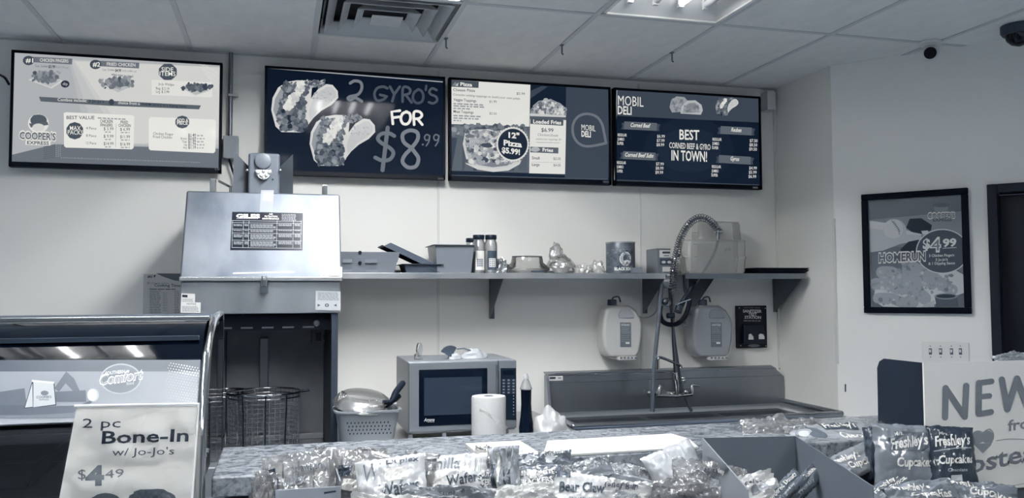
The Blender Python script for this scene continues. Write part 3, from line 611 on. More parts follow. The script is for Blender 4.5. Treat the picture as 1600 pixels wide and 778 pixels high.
# ================================================================ SHELVES
def shelf(x0,x1,lab,br,z=1.573,L=170):
    t=thing('wall_shelf',lab,'shelf',((x0+x1)/2,4.48,z),group='stainless wall shelves')
    m=M(); m.box(x0,x1,4.307,D-.001,z+.022,z+.028); part('shelf_board',m,STEEL,t)
    m=M(); m.box(x0,x1,4.300,4.307,z-.003,z+.028); part('front_edge',m,mat(L,rough=.32,metal=.85,var=18,vscale=3,stretch=(1,1,.1)),t,bevel=.002)
    part('back_lip',M().box(x0,x1,D-.012,D-.003,z+.028,z+.05),STEEL,t)
    for X,h in br:
        m=M(); m.prism([V(X,4.32,z+.02),V(X,D-.002,z+.02),V(X,D-.002,z-h),V(X,D-.02,z-h)],(.003,0,0)); b=part('bracket',m,mat(105,rough=.35,metal=.8),t)
        part('bracket_flange',M().box(X,X+.03,D-.006,D-.002,z-h,z+.02),mat(90,rough=.35,metal=.8),b)
shelf(.262,onY(1040,430,4.3).x,'long stainless wall shelf holding boxes, tubs and jars',[(onY(764,437,D).x,.22),(onY(1003,437,D).x,.20)])
shelf(onY(1071,430,4.3).x,onY(1260,430,4.3).x,'shorter stainless wall shelf in the corner under clear bins',[(onY(1076,437,D).x,.20),(onY(1207,437,D).x,.2)],L=125)
SZ=1.602
def O(x,y,Y=4.35): return onY(x,y,Y)
def zz(x,y): return (520+x/4.21,330+y/4.21)
GB=mat(106,rough=.6); TR=mat(62,rough=.45); 
for i,(ya,yb,xr) in enumerate(((385,406,625),(405,425,620))):
    a=O(530,ya,4.33); b=O(xr,yb,4.33); z1=max(a.z,b.z); z0=SZ if i else SZ+.052
    z1=SZ+.104 if i==0 else SZ+.052
    t=thing('takeout_box','grey folded cardboard box, '+('upper' if i==0 else 'lower')+' of two stacked at the shelf\'s left end','box',(.43,4.47,z0),group='stacked cardboard boxes')
    X1=b.x
    m=M().hull8([V(.285,4.335,z0),V(X1-.012,4.335,z0),V(X1-.012,4.60,z0),V(.285,4.60,z0)],[V(.28,4.325,z1),V(X1,4.325,z1),V(X1,4.61,z1),V(.28,4.61,z1)]); part('body',m,GB,t,bevel=.002)
    for (p,q) in ((.30,.345),(.41,.47)): part('tab',M().box(p,q,4.318,4.326,z0-.004 if i==0 else z0+.001,z0+.014),GB,t)
    part('finger_notch',M().lathe([(.009,0),(.009,-.004)],(.385,4.326,z1-.004),12,'y'),BLACK,t)
# black trays
def trayp(name,lab,c,u,v,n,w,d,h,mt,grp=None,th=.004,fl=.012):
    c,u,v,n=map(Vector,(c,u,v,n)); u.normalize(); v.normalize(); n.normalize()
    m=M(); k=.88
    def P_(a,b,z): return c+u*(a*w/2)+v*(b*d/2)+n*z
    def ringq(s,z): return [P_(-s*1,-s,z),P_(s,-s,z),P_(s,s,z),P_(-s,s,z)]
    rings=[ringq(k-.02,0),ringq(1,h),ringq(1+2*fl/w,h),ringq(1+2*fl/w,h+.003),ringq(1-.02,h+.003),ringq(k-.04,th)]
    vs=[p for r in rings for p in r]; fs=[(3,2,1,0),(20,21,22,23)]
    for r in range(5):
        for i in range(4): fs.append((r*4+i,r*4+(i+1)%4,r*4+4+(i+1)%4,r*4+4+i))
    m.add(vs,fs); return m
a=O(628,424); b=O(692,424); 
m=trayp('','',((a.x+b.x)/2,4.44,SZ),(1,0,0),(0,1,0),(0,0,1),b.x-a.x-.02,.2,.042,None); solo('plastic_tray',m,TR,'flat dark plastic tray lying on the shelf beside the boxes','tray','dark plastic trays',bevel=.002)
a=O(601,379); b=O(690,421); c=(a+b)/2; u=(b-a).normalized(); c.y=4.45
m=trayp('','',c+V(0,0,.012),u,(0,1,0),V(u.z,0,-u.x)*-1,(b-a).length-.02,.2,-.03,None); solo('plastic_tray',m,TR,'dark plastic tray leaning at a slant on the flat one','tray','dark plastic trays',bevel=.002)
# grey tub
a=O(676,380); b=O(740,424); cx=(a.x+b.x)/2
m=trayp('','',(cx+.005,4.45,SZ),(1,0,0),(0,1,0),(0,0,1),b.x-a.x-.01,.24,a.z-SZ-.01,None); 
solo('plastic_tub',m,mat(112,rough=.4),'deep grey plastic tub on the shelf left of the jars','tub',bevel=.004)
# jars
for (x0,x1,yt,Y,lab) in ((727,748,372,4.52,'tall clear jar partly hidden behind the grey tub'),(738,758,367,4.42,'tall clear jar with dark lid and long white label'),(757,777,367,4.40,'tall clear jar with dark lid and arched dark label')):
    a=O(x0,yt,Y); b=O(x1,424,Y); r=(b.x-a.x)/2; cx=(a.x+b.x)/2; h=a.z-SZ
    t=thing('food_jar',lab,'jar',(cx,Y,SZ),group='jars on the wall shelf')
    part('glass',M().lathe([(r*.9,.0),(r,.006),(r,h*.72),(r*.92,h*.8),(r*.78,h*.85),(r*.78,h*.9)],(cx,Y,SZ),20),film('jar_glass',190,.12,.1,.25),t,smooth=50)
    part('contents',M().lathe([(r*.8,.004),(r*.9,.01),(r*.9,h*.5),(r*.7,h*.55)],(cx,Y,SZ),16),mat(150,rough=.7,var=25,vscale=40),t,smooth=50)
    part('lid',M().lathe([(r*.86,h*.88),(r*.9,h*.89),(r*.9,h*.985),(r*.86,h)],(cx,Y,SZ),20),mat(30,rough=.35),t,smooth=40)
    if Y<4.5:
        m=M(); f=lambda u,v,q=1.02: V(cx+r*q*math.sin((u-.5)*1.5),Y-r*q*math.cos((u-.5)*1.5),SZ+h*(.08+v*.5))
        m.grid(f,8,1); lb=part('label',m,mat(225 if x0==738 else 60,rough=.4),t)
        m=M(); g=lambda u,v: f(.15+u*.7,.15+v*.45,1.03); m.grid(g,6,1); part('label_panel',m,mat(190 if x0==738 else 215,rough=.4),lb)
        m=M()
        for i in range(4): 
            for j in range(3): m.grid(lambda u,v: f(.2+j*.2+u*.14,.2+i*.1+v*.05,1.04),2,1)
        part('label_print',m,mat(70),lb)
# crumpled bags / domes
def crumple(cx,cy,z0,rx,ry,h,seed,n=18,amp=.35,fr=14):
    m=M(); 
    def fn(u,v):
        a=2*math.pi*u; p=v*math.pi/2; d=V(math.cos(a)*math.cos(p),math.sin(a)*math.cos(p),math.sin(p))
        k=1+amp*(noise.noise(d*2.2+V(seed,0,0))+.6*noise.noise(d*fr*.5+V(0,seed,0))); return V(cx+d.x*rx*k,cy+d.y*ry*k,max(z0,z0+d.z*h*k))
    m.grid(fn,n*2,n); m.add([fn(i/(n*2),0) for i in range(n*2)],[tuple(range(n*2))]); return m
a=O(787,424); solo('foil_ball',crumple(a.x,4.42,SZ,.045,.05,.07,3,12,.5),mat(180,rough=.2,metal=.9),'crumpled foil between the jars and the domed clear tray','foil')
a=O(797,424); b=O(868,424); cx=(a.x+b.x)/2
t=thing('domed_tray','clear domed food container with raised lid on the shelf','container',(cx,4.45,SZ))
r=(b.x-a.x)/2
part('base',M().lathe([(r*.85,0),(r,.02),(r*1.02,.024)],(cx,4.46,SZ),28,sy=.8),film('tray_base',215,.15,.1,.25),t,smooth=50)
part('dome',M().lathe([(r*1.0,.024),(r*.9,.04),(r*.72,.058),(r*.68,.085),(r*.64,.093),(.01,.095)],(cx,4.46,SZ),28,sy=.8),CLEAR,t,smooth=50)
part('top_bead',M().tube([(cx+r*.66*math.cos(i*math.pi/14),4.46+r*.53*math.sin(i*math.pi/14),SZ+.092) for i in range(28)],.002,5,True),mat(90),t)
q=O(843,424,4.32); part('lock_tab',M().box(q.x-.04,q.x+.03,4.33,4.345,SZ+.004,SZ+.012),mat(50),t)
a=O(868,424); b=O(903,424); cx=(a.x+b.x)/2
t=thing('wrapped_tray','clear plastic-wrapped bowl right of the domed container','bowl',(cx,4.45,SZ))
part('bowl',M().lathe([(.03,0),(.055,.03),(.06,.04)],(cx,4.45,SZ),20),mat(205,rough=.4),t,smooth=50)
part('wrap',crumple(cx,4.45,SZ+.03,.075,.08,.07,8,14,.2),film('cling_wrap',225,.2,.12,.1),t,smooth=60)
t=thing('plastic_bag','thin clear plastic bag standing up on the wrapped bowl','bag',(O(884,385).x,4.5,SZ+.09))
part('film',crumple(O(884,385).x,4.52,SZ+.085,.04,.03,.085,17,12,.25,6),film('thin_bag',196,.05,.3,.2),t,smooth=60)
for x,s,rx in ((918,5,.05),(942,9,.045)): solo('plastic_bag',crumple(O(x,424).x,4.44,SZ,rx,.06,.06 if s==9 else .045,s,14,.45),film('bag_white',225,.15,.15,.55),'crumpled white plastic bag '+('between the wrapped bowl and a second bag' if s==5 else 'touching the big dark can'),'bag','crumpled bags on the shelf',smooth=60)
# can
a=O(950,378,4.42); b=O(993,424,4.42); r=(b.x-a.x)/2; cx=(a.x+b.x)/2; h=a.z-SZ
t=thing('food_can','large dark food can with a light oval picture on the shelf','can',(cx,4.44,SZ))
part('can_body',M().lathe([(r*.97,0),(r,.004),(r,h-.006),(r*.97,h)],(cx,4.44,SZ),28),mat(82,rough=.35,var=14,vscale=30),t,smooth=40)
part('can_rim',M().lathe([(r*1.02,h-.008),(r*1.02,h),(r*.96,h)],(cx,4.44,SZ),28),STEEL,t,smooth=40)
cy_=4.44
def cyl(x,y,o):
    p=onY(x,y,cy_-r); s=max(-1,min(1,(p.x-cx)/r)); return V(cx+(r+o+.0005)*s,cy_-(r+o+.0005)*math.sqrt(max(0,1-s*s)),p.z)
P=Print(cyl,(860,320,2.993)); P.quad(276,176,388,188,110,0); P.text('- - - - - -',300,212,375,212,9,180,1); P.disc(352,252,26,33,215,1,24); P.disc(352,252,22,29,150,1.3,24); P.disc(348,248,9,14,60,1.6,12,rnd=.2); P.disc(356,266,13,9,205,1.6,12)
P.text('BLACK BEANS',308,306,392,306,14,225,2,.03); P.bits(lambda q:(280+q.uniform(0,110),215+q.uniform(0,80)),30,3,8,(50,60,100,120),.5,6); P.build('can_label',t)
a=O(992,418); solo('small_carton',M().box(O(987,418).x,O(1001,418).x,4.33,4.4,SZ,SZ+.03),mat(110),'small grey carton right of the dark can','box',bevel=.002)
# clear bins
def bin_(x0,x1,yt,Y,dep,lab,shrink=.92,steps=1):
    a=O(x0,yt,Y); b=O(x1,424,Y); cx=(a.x+b.x)/2; w=(b.x-a.x)/2; h=a.z-SZ; cy=Y+dep/2
    t=thing('storage_bin',lab,'bin',(cx,cy,SZ),group='clear storage bins on the corner shelf'); m=M()
    prof=[(shrink*.96,0,0),(shrink,.01,0),(shrink+.04,h*.45,0),(1.0,h*.46,0),(1.0,h*.5,0),(.97,h*.52,0),(.98,h,0)] if steps else [(.98,0,0),(1,.006,0),(1,.03,0),(.96,.034,0),(.9,h*.93,0),(.84,h,0)]
    n=32; vs=[];fs=[]
    for k,hh,_ in prof:
        for j in range(n):
            q=2*math.pi*j/n; c_,s_=math.cos(q),math.sin(q); e=.28
            vs.append(V(cx+w*k*math.copysign(abs(c_)**e,c_),cy+dep/2*k*math.copysign(abs(s_)**e,s_),SZ+hh))
    for i in range(len(prof)-1):
        for j in range(n): fs.append((i*n+j,i*n+(j+1)%n,(i+1)*n+(j+1)%n,(i+1)*n+j))
    fs.append(tuple(range((len(prof)-1)*n,len(prof)*n))); m.add(vs,fs)
    part('bin_body',m,FROST,t,smooth=50); return t
t=bin_(1074,1170,374,4.33,.13,'wide frosted bin in front, upside down on the corner shelf',.94)
P=Print(planeY(4.327),(860,320,2.993))
for i,y in enumerate((130,182,240)): P.stroke([(665+i*4,y),(690,y+2)],2,120,0,0)
for i in range(7): P.stroke([(690,125+i*18),(700,125+i*18)],1.5,130,0,0)
P.text('JOE',815,214,845,212,10,100,0); P.build('measure_marks',t)['kind']='stuff'
bin_(1090,1165,345,4.47,.13,'taller frosted bin standing behind the wide one',.9,0)
for i in range(2):
    a=O(1172,424,4.4); b=O(1258,424,4.4); m=trayp('','',((a.x+b.x)/2-.004*i,4.45,SZ+i*.011),(1,0,0),(0,1,0),(0,0,1),b.x-a.x-.025,.22,.018,None)
    solo('serving_tray',m,mat(26,rough=.4),('lower' if i==0 else 'upper')+' of two thin black trays at the right shelf end','tray','black trays on the corner shelf',bevel=.001)
# ================================================================ WALL BELOW SHELF
def Q(x,y): return (860+x/2.993,320+y/2.993)
def jug(x0,ox,lab,liquid,rack):
    t=thing('chemical_jug',lab,'jug',(onY(x0+28,560,4.55).x,4.56,onY(x0+28,562,4.5).z),group='chemical jugs on the wall')
    def J(x,y,Y=4.5): return onY(*Q(x+ox,y),Y)
    out=[(258,500),(262,480),(300,472),(370,470),(402,490),(424,530),(432,560),(428,640),(418,690),(405,712),(280,716),(262,700),(250,660),(246,600),(250,540)]
    m=M().prism([J(x,y) for x,y in out],(0,.12,0)); b=part('body',m,film('jug_plastic',218,.06,.3,.75) if not liquid else film('jug_plastic_grey',150,.06,.3,.8),t,bevel=.02,seg=4)
    if liquid:
        pass
    m=M().prism([J(x,y,4.495) for x,y in ((330,490),(375,490),(392,515),(392,530),(322,530),(318,512))],(0,.006,0)); part('grip_recess',m,mat(165 if not liquid else 125,rough=.4),t,bevel=.002)
    c=J(288,470,4.55); part('neck',M().lathe([(.022,-.02),(.022,.004)],c,16),mat(200,rough=.4),t,smooth=40)
    part('cap',M().lathe([(.026,0),(.026,.03),(.022,.034)],(c.x,c.y,c.z),16),mat(60,rough=.4),t,smooth=40)
    part('hose_fitting',M().tube(spline([c+V(0,0,.03),c+V(.01,0,.045),c+V(.04,0,.048),c+V(.06,.02,.02)],5),.005,6),mat(90),t,smooth=60)
    P=Print(planeY(4.498),(860+ox/2.993,320,2.993)); P.poly([(326,550),(377,551),(378,665),(327,664)],100,0) 
    P.text('SANITIZER' if liquid else 'DETERGENT',331,566,373,567,10,215,1,.02); P.lines(331,574,372,4,8,2,170,1,0,3,2); P.lines(331,610,372,4,9,2,140,1,0,2,4); P.quad(352,642,370,650,220,1)
    P.quad(335,512,385,522,205,.2); P.build('label',t)
    m=M(); a=J(320,712,4.49); b2=J(402,724,4.49); m.box(a.x,b2.x,4.485,4.64,b2.z,a.z); part('wall_rack',m,mat(205,rough=.4),t,bevel=.002)
    for i in range(5): q=J(326+i*17,716,4.484); part('rack_slot',M().box(q.x,q.x+.012,4.482,4.486,q.z-.004,q.z+.004),mat(90),t)
    if liquid:
        P=Print(planeY(4.505),(860,320,2.993)); 
jug(945,0,'whitish plastic jug hanging on the wall left of the hoses',False,1)
jug(1085,424,'grey liquid-filled plastic jug hanging on the wall right of the hoses',True,1)
# sanitizer test station
a=onY(*Q(873,472),4.63); b=onY(*Q(1017,668),4.63)
t=thing('test_station','black sanitizer test station sign with a small tray on the wall','sign',((a.x+b.x)/2,4.64,b.z))
part('plate',M().box(a.x,b.x,4.635,D-.001,b.z,a.z),mat(16,rough=.35),t,bevel=.003)
P=Print(planeY(4.634),(860,320,2.993)); P.text('LOW LEVEL CHECK',905,484,982,485,7,130,1)
P.text('SANITIZER',900,503,988,504,13,205,1,.03); P.text('TEST',926,518,966,518,13,205,1,.03); P.text('STATION',908,532,985,533,13,205,1,.03); P.lines(904,540,988,1,5,4,140,1,1,5)
P.disc(952,658,28,7,130,1,18); 
for x,y in ((884,482),(1005,484),(890,658),(1008,660)): P.disc(x,y,3,3,170,1,8)
P.build('lettering',t)
a=onY(*Q(905,560),4.6); b=onY(*Q(1010,648),4.6); tr=part('tray',M().hull8([V(a.x,4.60,b.z),V(b.x,4.60,b.z),V(b.x,4.635,b.z),V(a.x,4.635,b.z)],[V(a.x+.01,4.615,a.z),V(b.x-.01,4.615,a.z),V(b.x-.01,4.635,a.z),V(a.x+.01,4.635,a.z)]),mat(24,rough=.3),t,bevel=.004)
P=Print(planeY(4.599),(860,320,2.993)); P.poly([(926,630),(928,606),(938,602),(950,618),(950,630)],200,1); P.poly([(974,628),(974,608),(982,602),(996,606),(1001,616),(1001,628)],215,1); part('test_strips',P.m,P.mats,tr,kind='stuff')
# labelled dispenser column
a=onY(1027,388,4.5); b=onY(1049,450,4.5)
t=thing('chemical_dispenser','narrow grey chemical dispenser with white labels beside the sprayer spring','dispenser',((a.x+b.x)/2,4.57,b.z))
part('housing',M().box(a.x,b.x,4.5,D-.001,b.z,a.z),mat(112,rough=.4),t,bevel=.003)
P=Print(planeY(4.499),(860,320,2.993)); P.quad(510,212,562,246,220,0); P.poly([(524,218),(560,218),(560,228),(524,228)],60,1); P.quad(530,236,555,240,90,1)
P.quad(512,252,574,282,60,0); P.disc(530,268,10,6,205,1); P.disc(556,268,10,6,205,1); P.quad(524,290,564,312,205,0); P.quad(520,318,566,340,90,0); P.quad(530,322,562,332,190,1); P.text('ready',526,358,560,358,12,205,1,.02); P.build('labels',t)
# ================================================================ SINK
RZ=.845
t=thing('sink','wide stainless sink with tall backsplash along the back wall','sink',(2.2,4.35,0))
SK=mat(140,rough=.3,metal=.9,var=10,vscale=3,stretch=(1,1,.4)); SKL=mat(150,rough=.25,metal=.9)
m=M(); m.prism([V(1.445,4.60,RZ-.02),V(1.445,4.60,1.035),V(1.50,4.60,1.046),V(2.88,4.60,1.046),V(2.952,4.60,.985),V(2.952,4.60,RZ-.02)],(0,.012,0)); part('backsplash',m,SK,t)
m=M(); m.hull8([V(1.445,4.595,1.03),V(2.9,4.595,1.03),V(2.9,4.655,1.046),V(1.445,4.655,1.046)],[V(1.445,4.595,1.034),V(2.9,4.595,1.034),V(2.9,4.655,1.05),V(1.445,4.655,1.05)]); part('splash_top',m,SKL,t)
part('splash_crease',M().tube([(1.45,4.597,.992),(2.94,4.597,.992)],.002,5),SKL,t)
part('side_flange',M().hull8([V(1.435,4.52,RZ-.01),V(1.45,4.52,RZ-.01),V(1.45,4.61,RZ-.01),V(1.435,4.61,RZ-.01)],[V(1.435,4.57,1.035),V(1.45,4.57,1.035),V(1.45,4.61,1.035),V(1.435,4.61,1.035)]),SKL,t)
fz=RZ-.03
m=M(); m.box(1.45,2.9,4.06,4.60,fz-.03,fz-.02)
part('deck',m,SK,t)
part('rolled_rim',M().tube([(1.405,4.03,RZ-.008),(2.93,4.03,RZ-.008)],.016,10),SKL,t,smooth=60)
part('rolled_rim',M().tube([(1.405,4.03,RZ-.008),(1.445,4.58,RZ-.004)],.016,10),SKL,t,smooth=60)
part('rolled_rim',M().tube([(2.935,4.03,RZ-.008),(2.925,4.58,RZ-.004)],.016,10),SKL,t,smooth=60)
part('rim_corner',ballm(V(1.405,4.03,RZ-.008),.017,10),SKL,t,smooth=60)
m=M(); m.box(1.42,2.92,4.035,4.05,.55,RZ-.01); part('apron',m,SK,t)
for i in range(3):
    x=1.55+i*.45; part('basin',M().box(x,x+.40,4.12,4.5,fz-.026,fz-.018),mat(60,rough=.3,metal=.9),t,bevel=.004)
for x in (1.5,2.85): part('leg',M().tube([(x,4.1,0),(x,4.1,.6)],.02,10),SKL,t); part('leg',M().tube([(x,4.5,0),(x,4.5,.6)],.02,10),SKL,t)
for x,y in ((931,580),(1125,576),(1219,573)): q=onY(x,y,4.59); part('screw',ballm(V(q.x,4.597,1.032),.005,8),CHROME,t)
P=Print(planeY(4.5955),(820,520,3.077)); P.poly([(100,206),(182,206),(184,229),(112,231)],210,0); P.quad(120,213,148,222,50,1,-1); P.quad(160,214,176,220,120,1); P.build('maker_sticker',t)
q=onZ(1045,649,fz); solo('small_dish',M().lathe([(.03,0),(.028,.006),(.006,.012)],(q.x,4.2,fz-.017),16),mat(205,rough=.4),'small white dish lying on the sink deck in front of the faucet','dish',smooth=40)
# ---- faucet
def fz_(x,y,Y=4.5): return onY(1000+x/3.536,420+y/3.536,Y)
t=thing('faucet','chrome wall faucet with tall pre-rinse spring hose and black spray handle','faucet',fz_(190,720,4.52))
part('base_bar',M().tube([fz_(85,700),fz_(200,702),fz_(285,692)],.013,12),CHROME,t,smooth=60)
for x,y in ((90,698),(200,700),(288,688)): part('fitting',M().lathe([(.02,.05),(.022,.02),(.02,-.02),(.014,-.03)],V(fz_(x,y).x,4.54,fz_(x,y).z),14,'y'),CHROME,t,smooth=40)
for pts in ([(100,695),(105,670),(110,645),(125,655)],[(285,680),(287,655),(288,640),(330,648)]): part('tap_lever',M().tube([fz_(x,y,4.48) for x,y in pts],[.012,.012,.008,.006],10),CHROME,t,smooth=60)
part('swing_spout',M().tube(spline([fz_(98,555),fz_(97,520),fz_(102,495),fz_(115,490),fz_(165,508),fz_(222,535),fz_(224,548)],5),.008,10),mat(140,rough=.25,metal=1),t,smooth=60)
part('spout_tip',M().tube([fz_(98,500),fz_(98,556)],.011,10),CHROME,t,smooth=60)
part('riser_valve',M().tube([fz_(192,572),fz_(195,608),fz_(200,625),fz_(205,700)],[.014,.02,.014,.012],12),CHROME,t,smooth=60)
for x,y in ((236,605),(252,680),(240,618)): part('valve_nut',ballm(fz_(x,y,4.47),.014,10),CHROME,t,smooth=60)
part('riser_pipe',M().tube(spline([fz_(196,590),fz_(190,500),fz_(184,400),fz_(182,270),fz_(180,140)],5),.009,10),mat(120,rough=.25,metal=1),t,smooth=60)
arc=[(572,405),(574,350),(578,290),(592,220),(606,165),(630,115),(665,75),(705,60),(745,75),(772,102),(785,125)]
pa=spline([onY(*Q(x,y),4.43) for x,y in arc],10)
part('hose_core',M().tube(pa,.008,8),mat(92,rough=.35),t,smooth=60)
sp=[]; L_=0; turns=0
ll=[0]
for i in range(1,len(pa)): ll.append(ll[-1]+(pa[i]-pa[i-1]).length)
N=900; Tn=46
for i in range(N):
    s=ll[-1]*i/(N-1); j=max(k for k in range(len(ll)) if ll[k]<=s+1e-9); j=min(j,len(pa)-2); f=(s-ll[j])/(ll[j+1]-ll[j]); p=pa[j].lerp(pa[j+1],f); tg=(pa[j+1]-pa[j]).normalized()
    s1=V(0,1,0); s2=tg.cross(s1); a=2*math.pi*Tn*i/N; sp.append(p+(s1*math.cos(a)+s2*math.sin(a))*.02)
part('spring',M().tube(sp,.0024,5),mat(150,rough=.2,metal=1),t,smooth=60)
part('spring_collar',M().tube([onY(*Q(768,128),4.43),onY(*Q(800,124),4.43)],.014,10),CHROME,t,smooth=60)
part('spray_hose',M().tube(spline([onY(*Q(x,y),4.4) for x,y in ((785,125),(782,170),(770,215),(745,270),(705,330),(675,372))],6),.008,8),mat(105,rough=.3,metal=.7),t,smooth=60)
part('spray_handle',M().tube(spline([onY(*Q(x,y),4.38) for x,y in ((680,362),(662,385),(640,420),(620,452),(604,490))],5),[.008]*4+[.012]*6+[.015]*5+[.016]*6,10),RUBBER,t,smooth=60)
part('spray_head',M().tube([onY(*Q(604,475),4.38),onY(*Q(596,500),4.37)],.022,12),mat(70,rough=.3,metal=.8),t,smooth=40)
part('spray_lever',M().tube([onY(*Q(655,440),4.36),onY(*Q(600,460),4.36),onY(*Q(590,470),4.37)],.005,6),CHROME,t)
q=onY(*Q(562,518),4.45); part('wall_bracket_valve',M().tube([q+V(-.02,0,0),q+V(.02,0,.0)],.016,12),mat(60,rough=.3,metal=.8),t,smooth=40)
q=onY(*Q(540,455),4.5); part('dial',M().lathe([(.025,0),(.025,-.02),(.018,-.024)],q,16,'y'),mat(130,rough=.2,metal=.9),t,smooth=40)
part('stub_pipe',M().tube(spline([onY(*Q(x,y),4.5) for x,y in ((585,240),(610,238),(625,252),(626,300))],5),.009,8),mat(100,rough=.35,metal=.7),t,smooth=60)
part('rod',M().tube([onY(*Q(x,y),4.53) for x,y in ((622,300),(630,400),(645,440),(650,515))],.010,8),mat(80,rough=.4),t,smooth=60)
def hose(pts,r,mt,lab,Y=4.46,f=Q):
    P_=[onY(*f(x,y),Y) for x,y in pts]; return solo('hose',M().tube(spline(P_,8),r,10),mt,lab,'hose','water hoses by the sink',smooth=60)
hose([(520,365),(515,430),(508,520),(498,620),(490,700),(482,800),(478,900),(478,968)],.0115,HOSE,'long grey hose hanging straight down left of the faucet',4.40)
hose([(557,372),(562,450),(570,540),(580,640),(592,720),(604,800),(618,860),(638,920),(660,965)],.0095,mat(74,rough=.4),'thin grey hose running down behind the faucet riser',4.55)
hose([(516,470),(512,510),(525,545),(560,560),(600,552),(630,520),(645,480),(652,440)],.014,RUBBER,'thick black hose curled in a loop below the spray handle',4.50)
solo('tubing',M().tube(spline([onY(*Q(x,y),4.6) for x,y in ((300,470),(340,478),(390,510),(430,528),(470,520),(498,490),(505,420),(520,345))],6),.0045,6),mat(165,rough=.4),'thin pale tube drooping from the left jug to the dispenser','tube','thin chemical tubes',smooth=60)
solo('tubing',M().tube(spline([onY(*Q(x,y),4.6) for x,y in ((590,540),(620,560),(650,562),(680,545),(700,500),(712,465))],6),.0045,6),mat(165,rough=.4),'thin pale tube drooping from the right jug to the hose loop','tube','thin chemical tubes',smooth=60)
# ================================================================ BACK TABLE
def W(x,y,Y=3.85): return onY(510+x/4.322,520+y/4.322,Y)
TZ=.838
t=thing('work_table','stainless work table under the microwave','table',(.8,3.95,0))
part('tabletop',M().box(.30,1.375,3.45,4.62,TZ-.04,TZ),STEEL,t,bevel=.004)
for x in (.33,1.345):
    for y in (3.5,4.58): part('leg',M().tube([(x,y,0),(x,y,TZ-.04)],.02,10),STEEL,t)
# microwave
MG=mat(120,rough=.4,metal=.35); x0=W(558,200).x; x1=W(1283,200).x; z1=W(560,200).z; z0=.862; Yf=3.85; Yb=4.28
t=thing('microwave','grey countertop microwave with dark glass door and keypad','microwave',((x0+x1)/2,4.05,TZ))
part('housing',M().box(x0,x1,Yf+.03,Yb,z0,z1),mat(150,rough=.4,metal=.35),t,bevel=.004)
xd=W(1160,200).x
d=part('door',M().box(x0,xd,Yf,Yf+.028,z0+.012,z1-.002),MG,t,bevel=.004)
a=W(625,250,Yf-.001); b=W(1088,612,Yf-.001); part('door_glass',M().box(a.x,b.x,Yf-.003,Yf+.002,b.z,a.z),mat(14,rough=.12),d,bevel=.002)
P=Print(planeY(Yf-.004),(510,520,4.322),0,.1); P.poly([(660,305),(1050,295),(1052,545),(660,560)],44,0); P.text('Amana',658,598,730,596,22,190,1,.02,.3); P.lines(682,600,728,1,5,4,150,1,0,3); part('window_screen',P.m,P.mats,d)
part('door_handle',M().box(xd-.012,xd-.002,Yf-.012,Yf,z0+.03,z1-.02),mat(110,rough=.3,metal=.6),d,bevel=.002)
k=part('control_panel',M().box(xd+.003,x1,Yf,Yf+.028,z0+.012,z1-.002),MG,t,bevel=.003)
P=Print(planeY(Yf-.001),(510,520,4.322),0,.2); P.quad(1176,238,1282,585,28,0); P.quad(1190,252,1268,284,14,1)
for j in range(3):
    for i in range(12):
        if j==1 and i>4: continue
        x=1186+j*33; y=312+i*21
        if i<5: P.quad(x,y,x+24,y+15,60,1); P.quad(x+7,y+3,x+16,y+12,130,2)
        elif j==2 or i>8: P.disc(x+12,y+8,4,4,150,1,8)
P.build('keypad',k)
for x in (578,806,1230):
    q=W(x,675); part('foot',M().box(q.x-.012,q.x+.006,Yf+.02,Yf+.05,TZ,z0),mat(150),t)
# thermometer on microwave
q=W(622,140,4.0); q2=W(615,188,4.0)
t=thing('dial_thermometer','small round dial thermometer standing on the microwave, left side','thermometer',(q.x,4.0,z1))
nrm=V(.45,-1,0).normalized(); u=V(1,.45,0).normalized()
vs=M(); 
def discn(c,r,n,u,th): 
    v=n.cross(u).normalized(); m=M(); m.prism([c+(u*math.cos(i*math.pi/12)+v*math.sin(i*math.pi/12))*r for i in range(24)],n*th); return m
nn=V(.85,-.5,0).normalized(); uu=V(.5,.85,0).normalized(); zc=z1+.047
part('dial_case',discn(V(q.x,4.0,zc),.033,nn,uu,.008),CHROME,t); part('dial_face',discn(V(q.x,4.0,zc)+nn*.0085,.028,nn,uu,.001),mat(190),t)
m=M().tube([V(q.x-.015,4.0,zc-.02),V(q.x-.018,4.0,z1+.003),V(q.x+.02,4.0,z1+.003)],.004,6); part('stand',m,CHROME,t)
q=W(930,180,4.0)
t=thing('rubber_glove','pale rubber glove and dark fan-shaped cuff lying on the microwave','glove',(q.x,4.0,z1))
part('palm',crumple(W(990,180,4.0).x,4.0,z1+.001,.065,.045,.045,23,14,.25,6),mat(165,rough=.5),t,smooth=60)
part('thumb',crumple(W(860,180,4.0).x,3.98,z1+.001,.032,.03,.03,29,10,.3,6),mat(170,rough=.5),t,smooth=60)
m=M(); c=W(838,160,3.98)
for i in range(6):
    a=math.radians(60+i*18); m.obox(c+V(math.cos(a)*.022,0,math.sin(a)*.022+.005),V(math.cos(a),0,math.sin(a))*.024,V(-math.sin(a),0,math.cos(a))*.006,V(0,.01+.002*i,0))
part('cuff',m,mat(62,rough=.35),t,kind='stuff')
part('strap',M().tube([W(880,108,3.98),W(930,104,3.98),W(975,118,3.98)],.004,6),mat(100),t)
